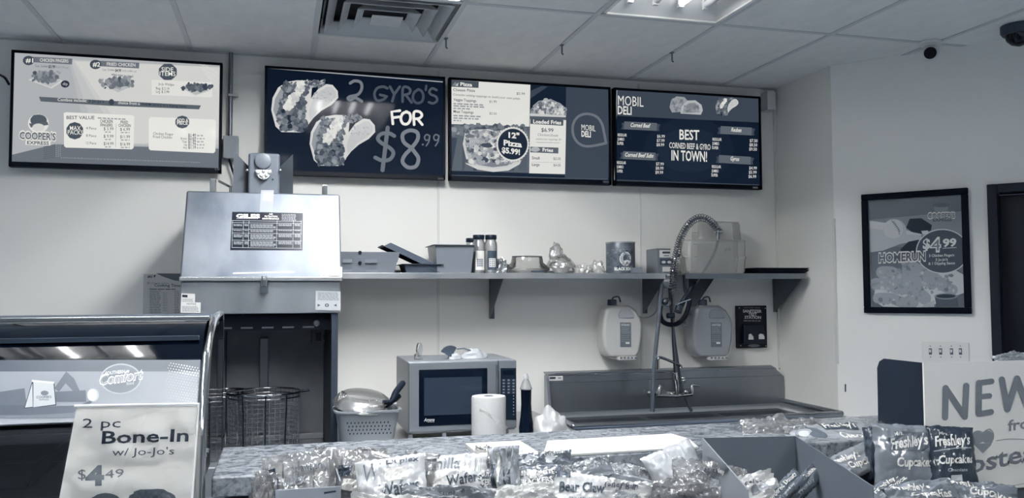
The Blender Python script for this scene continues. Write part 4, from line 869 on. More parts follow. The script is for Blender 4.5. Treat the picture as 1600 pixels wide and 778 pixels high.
# paper towel roll
a=W(1008,430,3.6); b=W(1238,430,3.6); r=(b.x-a.x)/2; c=V((a.x+b.x)/2,3.6+r,TZ)
t=thing('paper_towel_roll','white paper towel roll standing before the microwave','paper towels',c)
zt=W(1120,428,3.66).z
part('roll',M().lathe([(.02,zt-TZ-.03),(.02,zt-TZ),(r*.97,zt-TZ),(r,zt-TZ-.008),(r,.004),(r*.98,0),(.02,0)],c,36),mat(196,rough=.8,bump=.15,bscale=60),t,smooth=50)
part('core',M().lathe([(.022,zt-TZ-.02),(.022,zt-TZ+.0015),(.017,zt-TZ+.0015),(.017,zt-TZ-.02)],c,20),mat(120),t,smooth=50)
def rollp(x,y,o): 
    p=onY(x,y,3.6); s=max(-.999,min(.999,(p.x-c.x)/r)); return V(c.x+(r+o)*s,c.y-(r+o)*math.sqrt(1-s*s),p.z)
vs=[]
m=M(); A=[(1045,512),(1100,540),(1170,590),(1230,640),(1265,655)]; B=[(1042,535),(1095,562),(1150,620),(1190,660),(1262,672)]
pa=[rollp(510+x/4.322,520+y/4.322,.004 if i<4 else .012) for i,(x,y) in enumerate(A)]; pb=[rollp(510+x/4.322,520+y/4.322,.0015) for x,y in B]
m.add(pa+pb,[(i,i+1,i+6,i+5) for i in range(4)]); part('loose_sheet',m,mat(200,rough=.8),t)
# sauce bottle
a=W(1318,640,3.7); b=W(1415,640,3.7); r=(b.x-a.x)/2; c=V((a.x+b.x)/2,3.74,TZ); zT=W(1355,275,3.74).z-TZ; k=zT/(zT+0)
h=lambda y: W(1355,y,3.74).z-TZ
t=thing('sauce_bottle','slim dark sauce bottle with pale neck beside the microwave','bottle',c)
part('bottle_body',M().lathe([(r*.95,0),(r,.01),(r,h(640)),(r*.78,h(560)),(r*.68,h(480)),(r*.72,h(385))],c,20),mat(14,rough=.12),t,smooth=60)
part('bottle_neck',M().lathe([(r*.72,h(385)),(r*.85,h(378)),(r*.5,h(330)),(r*.3,h(312))],c,20),film('bottle_neck',190,.15,.1,.5),t,smooth=60)
part('cap',M().lathe([(r*.36,h(312)),(r*.36,h(295)),(r*.26,h(288)),(r*.2,h(275))],c,16),mat(170,rough=.4),t,smooth=50)
q=W(1520,600,3.66); solo('plastic_bag',crumple(q.x,3.66,TZ,.088,.07,.135,41,20,.28,5),film('bag_thick',190,.06,.35,.8),'crumpled white plastic bag at the left end of the sink','bag',smooth=60)
# colander basket with pans
a=W(55,530,3.62); b=W(522,530,3.62); zr=(a.z+b.z)/2; cx=(a.x+b.x)/2; w=(b.x-a.x)/2
t=thing('colander_basket','grey perforated plastic basket holding pans beside the fryer','basket',(cx,3.74,TZ))
m=M(); CB=mat(132,rough=.5)
def rr(k,z,n=32,e=.35,d=.12):
    return [V(cx+w*k*math.copysign(abs(math.cos(2*math.pi*j/n))**e,math.cos(2*math.pi*j/n)),3.74+d*k*math.copysign(abs(math.sin(2*math.pi*j/n))**e,math.sin(2*math.pi*j/n)),z) for j in range(n)]
rg=[rr(.74,TZ+.002),rr(.92,zr-.008),rr(1,zr-.008),rr(1,zr),rr(.9,zr),rr(.72,TZ+.008)]; vs=[p for q in rg for p in q]; n=32
fs=[(i*n+j,i*n+(j+1)%n,(i+1)*n+(j+1)%n,(i+1)*n+j) for i in range(5) for j in range(n)]+[tuple(range(n))[::-1],tuple(range(5*n,6*n))]
part('basket_body',M().add(vs,fs),CB,t,smooth=45)
def bas(x,y,o):
    p=onY(x,y,3.62); f=(p.z-TZ)/(zr-TZ); kk=.74+(.92-.74)*f; yy=3.74-.12*kk; return onY(x,y,yy-o-.0015)
P=Print(bas,(510,520,4.322),0)
for j in range(4):
    for i in range(12): P.disc(142+i*25-j*(-3)+(j%2)*8,610+j*24-i*.6,4.5,6.5,36,0,8,rot=.4)
P.build('perforations',t)
pn=W(250,450,3.72)
t=thing('steel_pan','shiny steel frying pan tilted on top of the grey basket','pan',(pn.x,3.72,zr))
tl=Matrix.Rotation(math.radians(13),4,'X')@Matrix.Rotation(math.radians(6),4,'Y')
def lt(prof,c,n=32): 
    m=M().lathe(prof,(0,0,0),n); R_=tl; m.v=[c+(R_@p) for p in m.v]; return m
pc=V(pn.x,3.74,W(250,470,3.74).z)
part('pan_body',lt([(.118,-.012),(.128,-.010),(.124,0),(.112,.02),(.095,.032),(.06,.038),(.002,.04)],pc),mat(205,rough=.22,metal=.85),t,smooth=60)
for x in (290,340): part('rivet',ballm(W(x,462,3.62),.005,8),CHROME,t,smooth=60)
part('handle',M().tube(spline([W(385,470,3.64),W(440,462,3.66),W(470,400,3.72),W(515,340,3.8)],6),[.01]*7+[.014]*12,8),RUBBER,t,smooth=60)
q=W(120,470,3.72)
t=thing('wire_strainer','steel wire strainer edge leaning out of the grey basket, left of the pan','strainer',(q.x,3.74,zr-.04))
for i in range(4): part('wire',M().tube(spline([W(80+i*10,530,3.7),W(82+i*11,450-i*8,3.7),W(105+i*9,395+i*6,3.72),W(125+i*9,420+i*6,3.74),W(110+i*10,520,3.74)],5),.0028,6),CHROME,t,smooth=60)
solo('black_ladle',M().tube(spline([W(405,500,3.66),W(440,470,3.7),W(490,425,3.74)],5),[.006]*4+[.009]*3+[.012]*4,8),RUBBER,'short black utensil handle poking out of the basket on the right','utensil',smooth=60)
# ================================================================ FRONT COUNTER
GR=bpy.data.materials.new('granite'); GR.use_nodes=True; nt=GR.node_tree; bs=nt.nodes['Principled BSDF']; tc=nt.nodes.new('ShaderNodeTexCoord'); mp=nt.nodes.new('ShaderNodeMapping'); mp.inputs['Scale'].default_value=(1,1.3,1.3); nt.links.new(tc.outputs['Object'],mp.inputs[0])
n1=nt.nodes.new('ShaderNodeTexNoise'); n1.inputs['Scale'].default_value=26; n1.inputs['Detail'].default_value=7; n1.inputs['Roughness'].default_value=.68; n1.inputs['Distortion'].default_value=.7
cr=nt.nodes.new('ShaderNodeValToRGB'); e=cr.color_ramp.elements; e[0].position=.36; e[0].color=tone(60); e[1].position=.64; e[1].color=tone(158)
x=e.new(.43); x.color=tone(112); x=e.new(.5); x.color=tone(132)
n2=nt.nodes.new('ShaderNodeTexNoise'); n2.inputs['Scale'].default_value=55; n2.inputs['Detail'].default_value=3
c2=nt.nodes.new('ShaderNodeValToRGB'); c2.color_ramp.elements[0].position=.36; c2.color_ramp.elements[0].color=tone(90); c2.color_ramp.elements[1].position=.46; c2.color_ramp.elements[1].color=(1,1,1,1)
mx=nt.nodes.new('ShaderNodeMix'); mx.data_type='RGBA'; mx.blend_type='MULTIPLY'; mx.inputs[0].default_value=.55
for n_ in (n1,n2): nt.links.new(mp.outputs[0],n_.inputs[0])
nt.links.new(n1.outputs['Fac'],cr.inputs[0]); nt.links.new(n2.outputs['Fac'],c2.inputs[0]); nt.links.new(cr.outputs[0],mx.inputs[6]); nt.links.new(c2.outputs[0],mx.inputs[7]); nt.links.new(mx.outputs[2],bs.inputs['Base Color']); bs.inputs['Roughness'].default_value=.22
KZ=1.05; KF=2.242; KB=2.665
t=thing('service_counter','long speckled granite service counter across the front','counter',(1.2,2.45,0))
part('worktop',M().box(-.158,2.5,KF,KB,KZ-.052,KZ),GR,t,bevel=.006,seg=3)
part('base_panel',M().box(-.13,2.45,2.30,KB-.04,.0,KZ-.052),mat(60,rough=.5),t)
def K(x,y,z=KZ): return onZ(700+x/3.81,640+y/3.81,z)
pts=[K(580,295,KZ+.001),K(1500,235,KZ+.001),K(1500,205,KZ+.001),K(1330,152,KZ+.001),K(580,188,KZ+.001)]
yf=KF+.004
pts=[V(pts[0].x,yf,KZ+.0005),V(pts[1].x,yf,KZ+.0005),V(pts[2].x,2.38,KZ+.0005),V(pts[3].x,pts[3].y,KZ+.0005),V(pts[4].x,pts[4].y-.02,KZ+.0005)]
o=solo('white_board',M().prism(pts,(0,0,.006)),mat(206,rough=.35),'flat white board lying along the counter\'s front edge','board',bevel=.001)
p0=K(365,195,KZ); p1=K(575,300,KZ)
t=thing('price_card','white printed card lying left of the white board on the counter','card',(p1.x-.06,2.35,KZ))
X1=pts[0].x-.004; X0_=X1-.165
part('card',M().box(X0_,X1,KF+.004,2.46,KZ+.0005,KZ+.012),mat(216,rough=.5),t,bevel=.001)
P=Print(lambda x,y,o: onZ(x,y,KZ+.0125+o),(700,640,3.81))
P.text('SUNBELT GRANOLA',395,255,572,240,14,90,0); P.text('CHEWY BAKES',400,278,570,262,13,110,0); P.build('card_print',t)
# display rack in front of the counter
RK=.925
t=thing('snack_rack','dark metal snack rack in front of the granite counter','rack',(1.2,1.85,0))
part('rack_shelf',M().box(-.06,2.45,1.15,2.225,RK-.02,RK),mat(50,rough=.5),t)
part('rack_back',M().box(-.06,2.45,2.205,2.225,.1,RK+.03),mat(46,rough=.5),t)
for x in (-.04,2.43): part('side_frame',M().box(x-.015,x+.015,1.15,2.225,0,RK-.02),mat(46),t)
# ================================================================ DIAGONAL WALL ITEMS
def Z8(x,y): return (1320+x/2.511,270+y/2.511)
def dpt(a,z,o=0): p=DP+DN*a+DNR*o; return V(p.x,p.y,z)
A1=(onP(1347,304,DP,DNR)-DP).dot(DN); A2=(onP(1513,294,DP,DNR)-DP).dot(DN); ZT,ZB=2.021,1.381
t=thing('framed_poster','black framed fried chicken poster with a large price on the wall','poster',dpt((A1+A2)/2,ZB))
def dbox(m,a0,a1,z0,z1,o0,o1): return m.hull8([dpt(a0,z0,o1),dpt(a1,z0,o1),dpt(a1,z1,o1),dpt(a0,z1,o1)],[dpt(a0,z0,o0),dpt(a1,z0,o0),dpt(a1,z1,o0),dpt(a0,z1,o0)])
FM=mat(8,rough=.5,spec=.05); fw=.032
for (a0,a1,z0,z1) in ((A1,A2,ZT-fw,ZT),(A1,A2,ZB,ZB+fw),(A1,A1+fw,ZB+fw,ZT-fw),(A2-fw,A2,ZB+fw,ZT-fw)): part('frame_side',dbox(M(),a0,a1,z0,z1,.001,.028),FM,t,bevel=.004)
part('backing',dbox(M(),A1+.01,A2-.01,ZB+.01,ZT-.01,.001,.008),mat(140,rough=.3),t)
P=Print(plane(DP+DNR*.0085,DNR),(1320,270,2.511),0,.25)
P.poly([(93,105),(463,84),(482,530),(108,532)],112,0)
P.poly([(93,105),(463,84),(465,150),(96,185)],96,.3); P.poly([(96,185),(465,150),(468,240),(100,300)],128,.3); P.poly([(100,300),(200,290),(320,300),(475,400),(482,530),(108,532)],100,.3)
P.poly([(98,188),(160,196),(240,225),(300,238),(300,262),(220,278),(150,305),(100,312)],172,1)          # bat
P.poly([(98,188),(160,196),(240,225),(300,238),(300,244),(220,240),(150,225),(98,215)],190,1.2)
P.poly([(218,300),(250,270),(290,262),(300,290),(280,315),(225,318)],40,1.1)
P.poly([(255,180),(300,178),(342,205),(338,226),(300,240),(262,232),(240,215)],36,1.3); P.poly([(300,228),(326,226),(330,238),(306,242)],190,1.5)   # dark sleeve and cuff
P.disc(196,228,46,46,178,2,32); P.disc(190,220,38,38,190,2.2,28); 
P.stroke([(184,188),(200,205),(212,225),(214,242)],2.5,80,3); 
for i in range(7): P.stroke([(186+i*4,196+i*6),(196+i*4,190+i*6)],1.8,80,3.2,0)
P.text("COOPER'S",324,180,434,178,24,205,3,.08); P.text("COOPER'S",326,178,432,176,19,90,4,.02); P.text('EXPRESS',346,191,420,189,12,60,4,.03); P.disc(378,140,28,20,120,2.5,18); P.disc(378,126,34,9,80,2.6,18)
P.disc(383,308,104,88,200,3,48); P.disc(383,308,100,84,62,3.3,48); P.poly([(466,200),(520,200),(520,420),(474,420)],112,3.4) if False else None
P.text('$',306,298,335,297,38,210,5,.04); P.text('4',334,310,378,308,54,210,5,.05); P.text('4',340,306,374,304,44,110,6,.0); P.text('99',384,290,438,287,30,210,5,.04); P.stroke([(384,296),(438,293)],2,210,5,0)
P.text('3 Chicken Fingers',330,330,429,327,10,205,5,.02); P.text("3 Jo-Jo's",356,346,404,344,10,205,5,.02); P.text('& 1 Dipping Sauce',328,361,432,358,10,205,5,.02)
P.text('HOMERUN',132,352,318,344,36,215,6,.09); P.text('HOMERUN',134,350,316,342,32,84,7,.03)
P.poly([(112,500),(150,525),(320,530),(360,512),(470,470),(476,405),(430,380),(300,395),(120,450)],196,1.6)
def fing(x,y,a,l,w,s,L=150): 
    dx,dy=math.cos(a)*l/2,math.sin(a)*l/2; P.stroke([(x-dx,y-dy),(x-dx*.3+4,y-dy*.3-5),(x+dx*.4-3,y+dy*.4+4),(x+dx,y+dy)],w,L,2+s*.12)
    P.bits(lambda r:(x+r.uniform(-1,1)*dx+r.gauss(0,w*.18),y+r.uniform(-1,1)*dy+r.gauss(0,w*.18)),34,5,13,(116,135,150,168,184,125),2.08+s*.12+.35*0,60+s)
for i,(x,y,a,l,w) in enumerate(((195,400,.2,100,48),(300,400,.7,110,46),(240,375,1.3,60,30),(370,430,.5,120,42),(185,445,.15,130,46),(280,450,.9,110,50),(200,500,.12,140,42))): fing(x,y,a,l,w,i)
P.poly([(352,482),(440,480),(446,524),(360,526)],70,4); P.disc(397,484,46,12,128,4.3,20); P.disc(397,484,38,8,50,4.5,20); P.poly([(300,528),(352,526),(352,500),(320,512)],170,3.9)
P.build('poster_print',t)
# switches
a0=(onP(1441,540,DP,DNR)-DP).dot(DN); a1=(onP(1514,540,DP,DNR)-DP).dot(DN); z1=onP(1441,533,DP,DNR).z; z0=z1-.115
t=thing('light_switches','white wall plate with four toggle switches under the poster','light switch',dpt((a0+a1)/2,z0))
part('wall_plate',dbox(M(),a0,a1,z0,z1,.0,.006),mat(222,rough=.35),t,bevel=.003)
for i,x in enumerate((1454,1470,1487,1501)):
    s=(onP(x,549,DP,DNR)-DP).dot(DN); zc=onP(x,549,DP,DNR).z
    sw=part('switch_slot',dbox(M(),s-.007,s+.007,zc-.016,zc+.016,.005,.0075),mat(90),t); part('toggle',dbox(M(),s-.004,s+.004,zc-.004,zc+.010,.0075,.016),mat(215),sw)
    for dz in (.028,-.028): part('screw',dbox(M(),s-.0025,s+.0025,zc+dz-.0025,zc+dz+.0025,.006,.0075),mat(110),t)
# ================================================================ WARMER DISPLAY CASE (left)
t=thing('display_case','black and chrome food warmer case with curved front at the left','display case',(-.9,2.3,0))
pf=[(2.58,1.440),(2.45,1.436),(2.35,1.426),(2.26,1.408),(2.20,1.386),(2.155,1.358),(2.13,1.330),(2.095,1.285),(2.07,1.247),(2.05,1.20),(2.04,1.155),(2.02,1.05),(2.01,.95),(2.01,.85)]
XL,XR=-1.5,-.175
def strip(pr,xa,xb,o=0.0):
    m=M(); n=len(pr); m.add([V(x,y-o,z) for (y,z) in pr for x in (xa,xb)],[(2*i,2*i+1,2*i+3,2*i+2) for i in range(n-1)])
    m.add([V(x,y-o+.006,z-.004) for (y,z) in pr for x in (xa,xb)],[(2*i+2,2*i+3,2*i+1,2*i) for i in range(n-1)]); return m
hp=[]
sp_=spline([V(0,y,z) for y,z in pf],4); sp_=[(p.y,p.z) for p in sp_]
hd=[(2.36,1.434),(2.27,1.431),(2.225,1.421),(2.19,1.405),(2.165,1.385),(2.147,1.36),(2.13,1.329)]; bn=[(2.13,1.330),(2.065,1.222)]; gl=[p for p in sp_ if p[1]<=1.222]
part('curved_hood',strip(hd,XL,XR),BLACKG,t,smooth=60)
part('top_trim',M().box(XL,XR+.0,2.355,2.38,1.425,1.443),mat(150,rough=.25,metal=.9),t,bevel=.003)
part('top_panel',M().box(XL,XR,2.37,2.95,1.415,1.435),mat(60,rough=.4),t)
part('banner_panel',strip(bn,XL,XR-.004),mat(140,rough=.35),t)
part('front_glass',strip(gl,XL,XR),GLASS,t,smooth=60)
m=M().tube([(XR+.008,y,z) for y,z in sp_],.012,10); part('end_post',m,mat(185,rough=.12,metal=1),t,smooth=60)
m=M().tube([(XR+.001,y+.03,z-.025) for y,z in sp_],.007,8); part('inner_post',m,mat(60,rough=.15,metal=.9),t,smooth=60)
m=M(); n=len(sp_); m.add([V(XR,2.9,.85),V(XR,2.9,1.43)]+[V(XR,y+.03,z-.02) for y,z in sp_],[tuple(range(n+2))]); part('side_glass',m,GLASS,t)
part('back_panel',M().box(XL,XR,2.93,2.95,.85,1.415),mat(30,rough=.5),t)
part('base',M().box(XL,XR,2.02,2.95,0,.85),mat(30,rough=.4),t)
part('inner_shelf',M().box(XL,XR-.03,2.12,2.9,1.035,1.045),mat(60,rough=.3,metal=.8),t); part('shelf_lip',M().box(XL,XR-.03,2.11,2.122,1.03,1.052),mat(110,rough=.3,metal=.9),t)
part('interior_top',M().box(XL,XR-.01,2.16,2.93,1.39,1.40),mat(36),t)
for i in range(4): part('food_pan',trayp('','',(-1.3+i*.31,2.45,1.046),(1,0,0),(0,1,0),(0,0,1),.26,.42,.06,None),mat(80,rough=.35,metal=.8),t,bevel=.002)
def C_(x,y): return (x/2.611,480+y/2.611)
nb=V(0,-(1.330-1.222),.065)*1.0; nb=V(0,-.108,.065)
P=Print(plane(V(0,2.13,1.3305),nb),(0,480,2.611),0,.3)
P.poly([(-1500,218),(858,214),(848,262),(-1500,262)],60,0); P.poly([(-1500,262),(848,262),(842,400),(-1500,405)],132,0); P.poly([(-1500,395),(290,408),(320,400),(842,398),(838,448),(-1500,462)],92,.5)
P.poly([(-1500,400),(60,395),(180,405),(320,400),(395,370),(360,400),(300,430),(120,440),(-1500,440)],74,1)
# takeout bag drawing
P.poly([(132,300),(222,308),(230,400),(98,412),(118,345)],40,1.4); P.poly([(136,304),(218,311),(226,396),(136,408)],180,1.6); P.poly([(132,310),(134,406),(102,409),(120,348)],180,1.6)
P.poly([(130,296),(222,304),(220,312),(130,304)],190,1.9); P.disc(182,350,16,10,90,2,14); P.text("COOPER'S",148,372,210,371,10,70,2,.03); P.text('EXPRESS',160,380,200,380,6,90,2,.02)
P.poly([(222,345),(350,338),(352,386),(230,386)],74,1.5); P.poly([(222,330),(270,262),(302,290),(325,340),(300,344),(268,310),(240,345)],78,1.4)
P.poly([(-60,372),(0,345),(100,330),(110,400),(-60,400)],78,1.1)
P.disc(380,358,24,27,165,2,20); P.disc(376,358,20,24,190,2.1,20)
P.disc(492,292,84,62,160,1.2,40,rot=-.05); P.disc(492,292,78,57,92,1.4,40,rot=-.05)
P.text('SOUTHERN',430,276,510,268,13,190,2,.04); P.text('Comfort',405,318,585,292,42,205,2,.05,.2); P.text('Comfort',409,315,581,290,34,128,2.4,.01,.2); P.text('food',516,318,546,314,14,190,2)
for i in range(15):
    for j in range(14):
        if i*1.0+j*.0<15 and (i+j*.15)>2:
            P.disc(664+i*11+(j%2)*5,222+j*11+i*2,3.8-abs(i-9)*.22,3.8-abs(i-9)*.22,196 if j<4 else 150,1,6)
P.build('banner_print',t)
# acrylic sign on the case glass
t=thing('combo_sign','glossy paper sign in a clear holder leaning on the warmer case','sign',(onY(200,778,1.9).x,1.95,.95))
def sg(x,y,Y): return onY(x/2.611,480+y/2.611,Y)
tl_,tr_,br_,bl_=sg(312,408,2.0),sg(806,400,1.97),sg(775,800,1.93),sg(238,800,1.96)
nS=(tr_-tl_).cross(bl_-tl_).normalized(); 
if nS.y>0: nS=-nS
if abs(nS.z)>.9: nS=V(0,-1,.1).normalized()
pl_=plane(tl_,nS); qs=[pl_(x/2.611,480+y/2.611,0) for x,y in ((312,408),(806,400),(775,830),(232,830))]
part('paper',M().prism(qs,nS*-.002),mat(228,rough=.3),t)
P=Print(pl_,(0,480,2.611),0,.25)
P.poly([(600,430),(800,420),(770,830),(420,830),(480,700)],224,0)
P.text('2 pc',335,492,492,490,38,56,2,.0,.05); P.text('Bone-In',414,556,770,546,50,52,2,.02,.05); P.text("w/ Jo-Jo's",458,606,710,600,30,70,2,.0,.05); P.text('$',318,702,350,700,40,120,2); P.text('4',348,726,425,722,74,120,2,.05); P.text('49',428,698,505,692,34,120,2)
P.disc(620,778,90,38,84,2,24,rnd=.08); P.disc(430,790,60,34,90,2,20,rnd=.08); P.bits(lambda r:(620+r.uniform(-70,70),778+r.uniform(-24,24)),30,8,20,(60,80,100,120),2.2,5)
P.build('sign_print',t)
qf=[pl_(x/2.611,480+y/2.611,.006) for x,y in ((304,402),(812,394),(780,830),(226,830))]
m=M()
m.grid(lambda u,v: (qf[3].lerp(qf[2],u)).lerp(qf[0].lerp(qf[1],u),v)+nS*(.004*noise.noise(V(u*5,v*6,1))+.0015*noise.noise(V(u*18,v*18,5))),40,30); part('clear_cover',m,film('sign_cover',250,.04,.12,0,1.45),t,smooth=60)
m=M(); m.tube([qf[0],qf[1],qf[2]],.003,6); part('holder_edge',m,mat(205,rough=.15),t)
# ================================================================ NEW DISPLAY BOX (right)
def N(x,y): return (1340+x/3.015,520+y/3.015)
Yn=2.03; 
pA=onY(1443,567,Yn); zT=pA.z; pX=pA.x; zB=.93; X2=pX+.62
t=thing('snack_display','white and navy cardboard snack display with a large slogan','display',((pX+X2)/2,2.1,zB))
fz0=lambda xx: max(.93,1.07-.25*(xx-pX))
part('front_panel',M().prism([V(pX,Yn,1.0),V(pX+.06,Yn,.96),V(pX+.18,Yn,.93),V(X2,Yn,.93),V(X2,Yn,zT-.003),V(pX,Yn,zT)],(0,.005,0)),mat(224,rough=.4),t)
m=M(); sp2=[V(pX,Yn+.006,KZ+.02),V(pX,Yn+.006,zT),V(pX,Yn+.165,zT),V(pX,Yn+.185,zT-.01),V(pX,Yn+.195,zT-.03),V(pX,Yn+.197,KZ+.02)]
part('side_panel',M().prism(sp2,(.004,0,0)),mat(26,rough=.5),t)
part('inner_shelf',M().box(pX+.006,X2,Yn+.006,Yn+.19,zT-.045,zT-.04),mat(150),t)
P=Print(planeY(Yn-.0005),(1340,520,3.015),0,.35)
bk=[0]
def big(pts,w=30): bk[0]+=1; P.stroke(pts,w,116,1+.4*bk[0],0)
big([(412,398),(415,260)]); big([(415,262),(505,395)]); big([(505,395),(512,250)]); 
big([(570,380),(572,236)],30); big([(572,236),(632,228)],26); big([(572,302),(622,296)],24); big([(572,382),(630,372)],26)
big([(680,220),(706,360)]); big([(706,360),(752,215)]); big([(752,215),(800,350)]); big([(800,350),(850,205)])
P.text('from',708,462,870,440,50,128,2,.02)
P.stroke([(640,510),(720,500),(820,506),(900,530)],4,140,1); P.disc(596,510,56,56,228,1.5,30)
for cxx in (568,610): P.disc(cxx,490,33,30,124,2 if cxx==568 else 2.4,24)
P.poly([(538,500),(560,520),(620,520),(642,496),(628,530),(590,568),(552,530)],124,2.9); P.stroke([(600,462),(622,454),(638,470),(640,492),(632,515)],5,124,2)
P.text('Hostess',420,690,890,590,100,225,2,.06); P.text('Hostess',426,684,884,586,84,110,3,.02)
P.stroke([(560,700),(640,716),(740,718),(860,690)],3,150,1)
P.build('slogan_print',t)
# ================================================================ SNACK PACKAGES
def pouch(name,label,cat,cx,cy,Y,wp,hp,roll=0,tilt=20,yaw=0,t=.03,L=200,clear=False,wr=.006,seed=1,prints=None,group='wrapped snacks on the rack',contents=None,rough=.18,metal=0,cr=.012,nu=34,nv=26,zmin=None):
    c=onY(cx,cy,Y); s=(c-CAMP).dot(fwd)/F; w_,h_=wp*s,hp*s
    R_=Matrix.Rotation(math.radians(-yaw)-YAW*.9,4,'Z')@Matrix.Rotation(math.radians(-tilt),4,'X')@Matrix.Rotation(math.radians(roll),4,'Y')
    wr*=1.35
    def S_(u,v,o,side=1):
        a=abs(2*u-1); b=abs(2*v-1); bul=max(0,(1-a**2.6))**.6*max(0,(1-b**3.2))**.6*t*.5
        fl=.0 if b<.9 else (b-.9)*10
        wv=noise.noise(V(u*3.1+seed,v*3.3,side*2.))*wr*1.1+abs(noise.noise(V(u*9+seed,v*7,side*3.)))*wr*.9+noise.noise(V(u*22,v*15+seed,side*1.))*wr*.35
        pul=1-.05*(1-b**2)*1.0
        x=(u-.5)*w_*(pul+.03*noise.noise(V(v*6,seed,3))); z=(v-.5)*h_*(1+.04*noise.noise(V(u*6,seed,9)))
        zig=fl*.003*math.sin(u*60)
        y=-side*bul-wv*(1-fl*.5)+zig-(.0006*side)
        return c+R_@V(x,y-o,z)
    T=thing(name,label,cat,c-V(0,0,h_*.4),group)
    m=M(); m.grid(lambda u,v:S_(u,v,0,1),nu,nv); m.grid(lambda u,v:S_(1-u,v,0,-1),nu//2,nv//2)
    mt=film('wrap_%d'%L,L-30,.07,.12,.16,1.4) if clear else mat(L*.86,rough=rough,metal=metal,coat=.5)
    part('wrapper',m,mt,T,smooth=70)
    if prints:
        P=Print(lambda u,v,o: S_(u,1-v,o+.0012),(0,0,1),0,.25,.0005)
        P.P=lambda x,y,l: S_(x,1-y,.0018+l*.0005)
        prints(P); 
        if P.m.v: P.build('wrapper_print',T)
    if contents:
        nx,ny,Lc=contents; k=0
        for i in range(nx):
            for j in range(ny):
                bx=M(); cc=V((-.5+(i+.5)/nx)*w_*.8,0,(-.5+(j+.5)/ny)*h_*.72); hx,hz=w_*.36/nx,h_*.32/ny
                vs=[c+R_@(cc+V(a*hx,b*t*.22,d*hz)) for a in(-1,1) for b in(-1,1) for d in(-1,1)]
                bx.add(vs,[(0,1,3,2),(4,6,7,5),(0,4,5,1),(2,3,7,6),(0,2,6,4),(1,5,7,3)]); part('wafer',bx,mat(Lc,rough=.7,bump=.4,bscale=200),T)
    return T
def patch(P,x0,y0,x1,y1,L,l=0,n=8,m_=4):
    n*=2; m_*=2
    for i in range(n):
        for j in range(m_):
            a,b=x0+(x1-x0)*i/n,x0+(x1-x0)*(i+1)/n; c_,d_=y0+(y1-y0)*j/m_,y0+(y1-y0)*(j+1)/m_
            P.poly([(a,c_),(b,c_),(b,d_),(a,d_)],L,l)
def ptxt(P,s,x0,y,x1,h,L,l=2,bold=.02,sh=0,dy=0): P.text(s,x0,y,x1,y+dy,h,L,l,bold,sh)
def tilted(P,s,x0,y0,x1,y1,h,L,l=2,bold=.02,sh=0): P.text(s,x0,y0,x1,y1,h,L,l,bold,sh)
# grey carton
a=onY(430,766,1.93); b=onY(533,760,1.93)
t=thing('display_carton','small grey cardboard carton front at the bottom left of the snacks','box',((a.x+b.x)/2,2.0,RK))
m=M(); m.box(a.x,b.x,1.93,1.933,RK,a.z); part('front_flap',m,mat(118,rough=.6),t,bevel=.001)
for X in (a.x,b.x-.003): part('side_flap',M().box(X,X+.003,1.934,2.2,RK,a.z+.01),mat(110,rough=.6),t)
P=Print(planeY(1.9295),(390,700,6.957)); P.poly([(808,478),(938,460),(940,478),(808,500)],40,0); P.build('slot_mark',t)
def wafers(P):
    tilted(P,'Strawberry',.42,.42,.92,.40,.13,120); tilted(P,'Duplex',.2,.66,.62,.62,.2,150,2,.03); patch(P,.08,.3,.2,.55,50,0,3,3); patch(P,.08,.72,.36,.9,205,0,4,2)
pouch('wafer_pack','clear pack of wafers with a bright folded edge, leftmost behind the grey carton','snack',467,748,2.06,118,84,-6,28,0,.035,220,True,.010,2,wafers,contents=(4,1,196))
def wafers2(P):
    tilted(P,'Creme',.35,.45,.8,.38,.2,130); patch(P,.28,.38,.5,.6,60,0,4,3); patch(P,.4,.66,.85,.86,220,0,5,2); 
pouch('wafer_pack','clear pack of wafers with a dark square label, second from the left','snack',553,742,2.08,110,78,4,30,5,.035,222,True,.011,5,wafers2,contents=(4,1,190))
pouch('wafer_pack','crinkled empty-looking clear wrapper lying behind the leftmost packs','snack',545,716,2.17,120,34,0,60,0,.02,226,True,.014,9,None,contents=None)
def wafers3(P):
    tilted(P,'W',.12,.5,.38,.5,.36,110,2,.0,.25); tilted(P,'Wafers',.32,.86,.9,.8,.26,80,2,.02); patch(P,.42,.3,.75,.55,225,0,5,3); tilted(P,'Duplex',.45,.22,.92,.2,.12,90)
pouch('wafer_pack','wafer pack with large dark lettering, third from the left in front','snack',612,752,2.0,112,78,-8,32,0,.035,212,False,.007,12,wafers3)
pouch('wafer_pack','tall clear wafer wrapper standing between the two lettered wafer packs','snack',655,742,2.06,56,70,8,20,0,.03,224,True,.012,15,None,contents=(2,1,180))
def wafers4(P):
    tilted(P,'Vanilla',.06,.44,.62,.42,.3,120,2,-.0,.2); tilted(P,'W',.0,.62,.24,.62,.42,104,2,.01,.25); tilted(P,'Wafers',.42,.82,.92,.78,.22,84,2,.02); patch(P,.22,.62,.46,.86,228,0,5,3); patch(P,.1,.14,.3,.22,70,0,3,1)
    for i in range(9): P.stroke([(.62+i*.038,.2),(.6+i*.038,.55)],.01,236 if i%2 else 140,2,0)
pouch('wafer_pack','wide white wafer pack with fancy script, left of the upright foil packet','snack',706,742,2.05,116,66,-4,34,0,.035,222,False,.007,18,wafers4)
def standp(P):
    patch(P,.28,.1,.42,.95,236,0,2,6); patch(P,.55,.35,.62,.98,90,0,1,4); patch(P,.7,.4,.76,.98,70,0,1,4); patch(P,.05,.3,.22,.75,84,0,2,3)
pouch('snack_packet','upright folded foil snack packet with pale and dark stripes','snack',790,742,1.98,50,88,-6,8,20,.03,178,False,.016,21,standp,rough=.12)
pouch('snack_packet','small crumpled clear wrapper left of the upright foil packet','snack',762,716,2.12,46,34,12,40,0,.02,230,True,.018,24,None,contents=None)
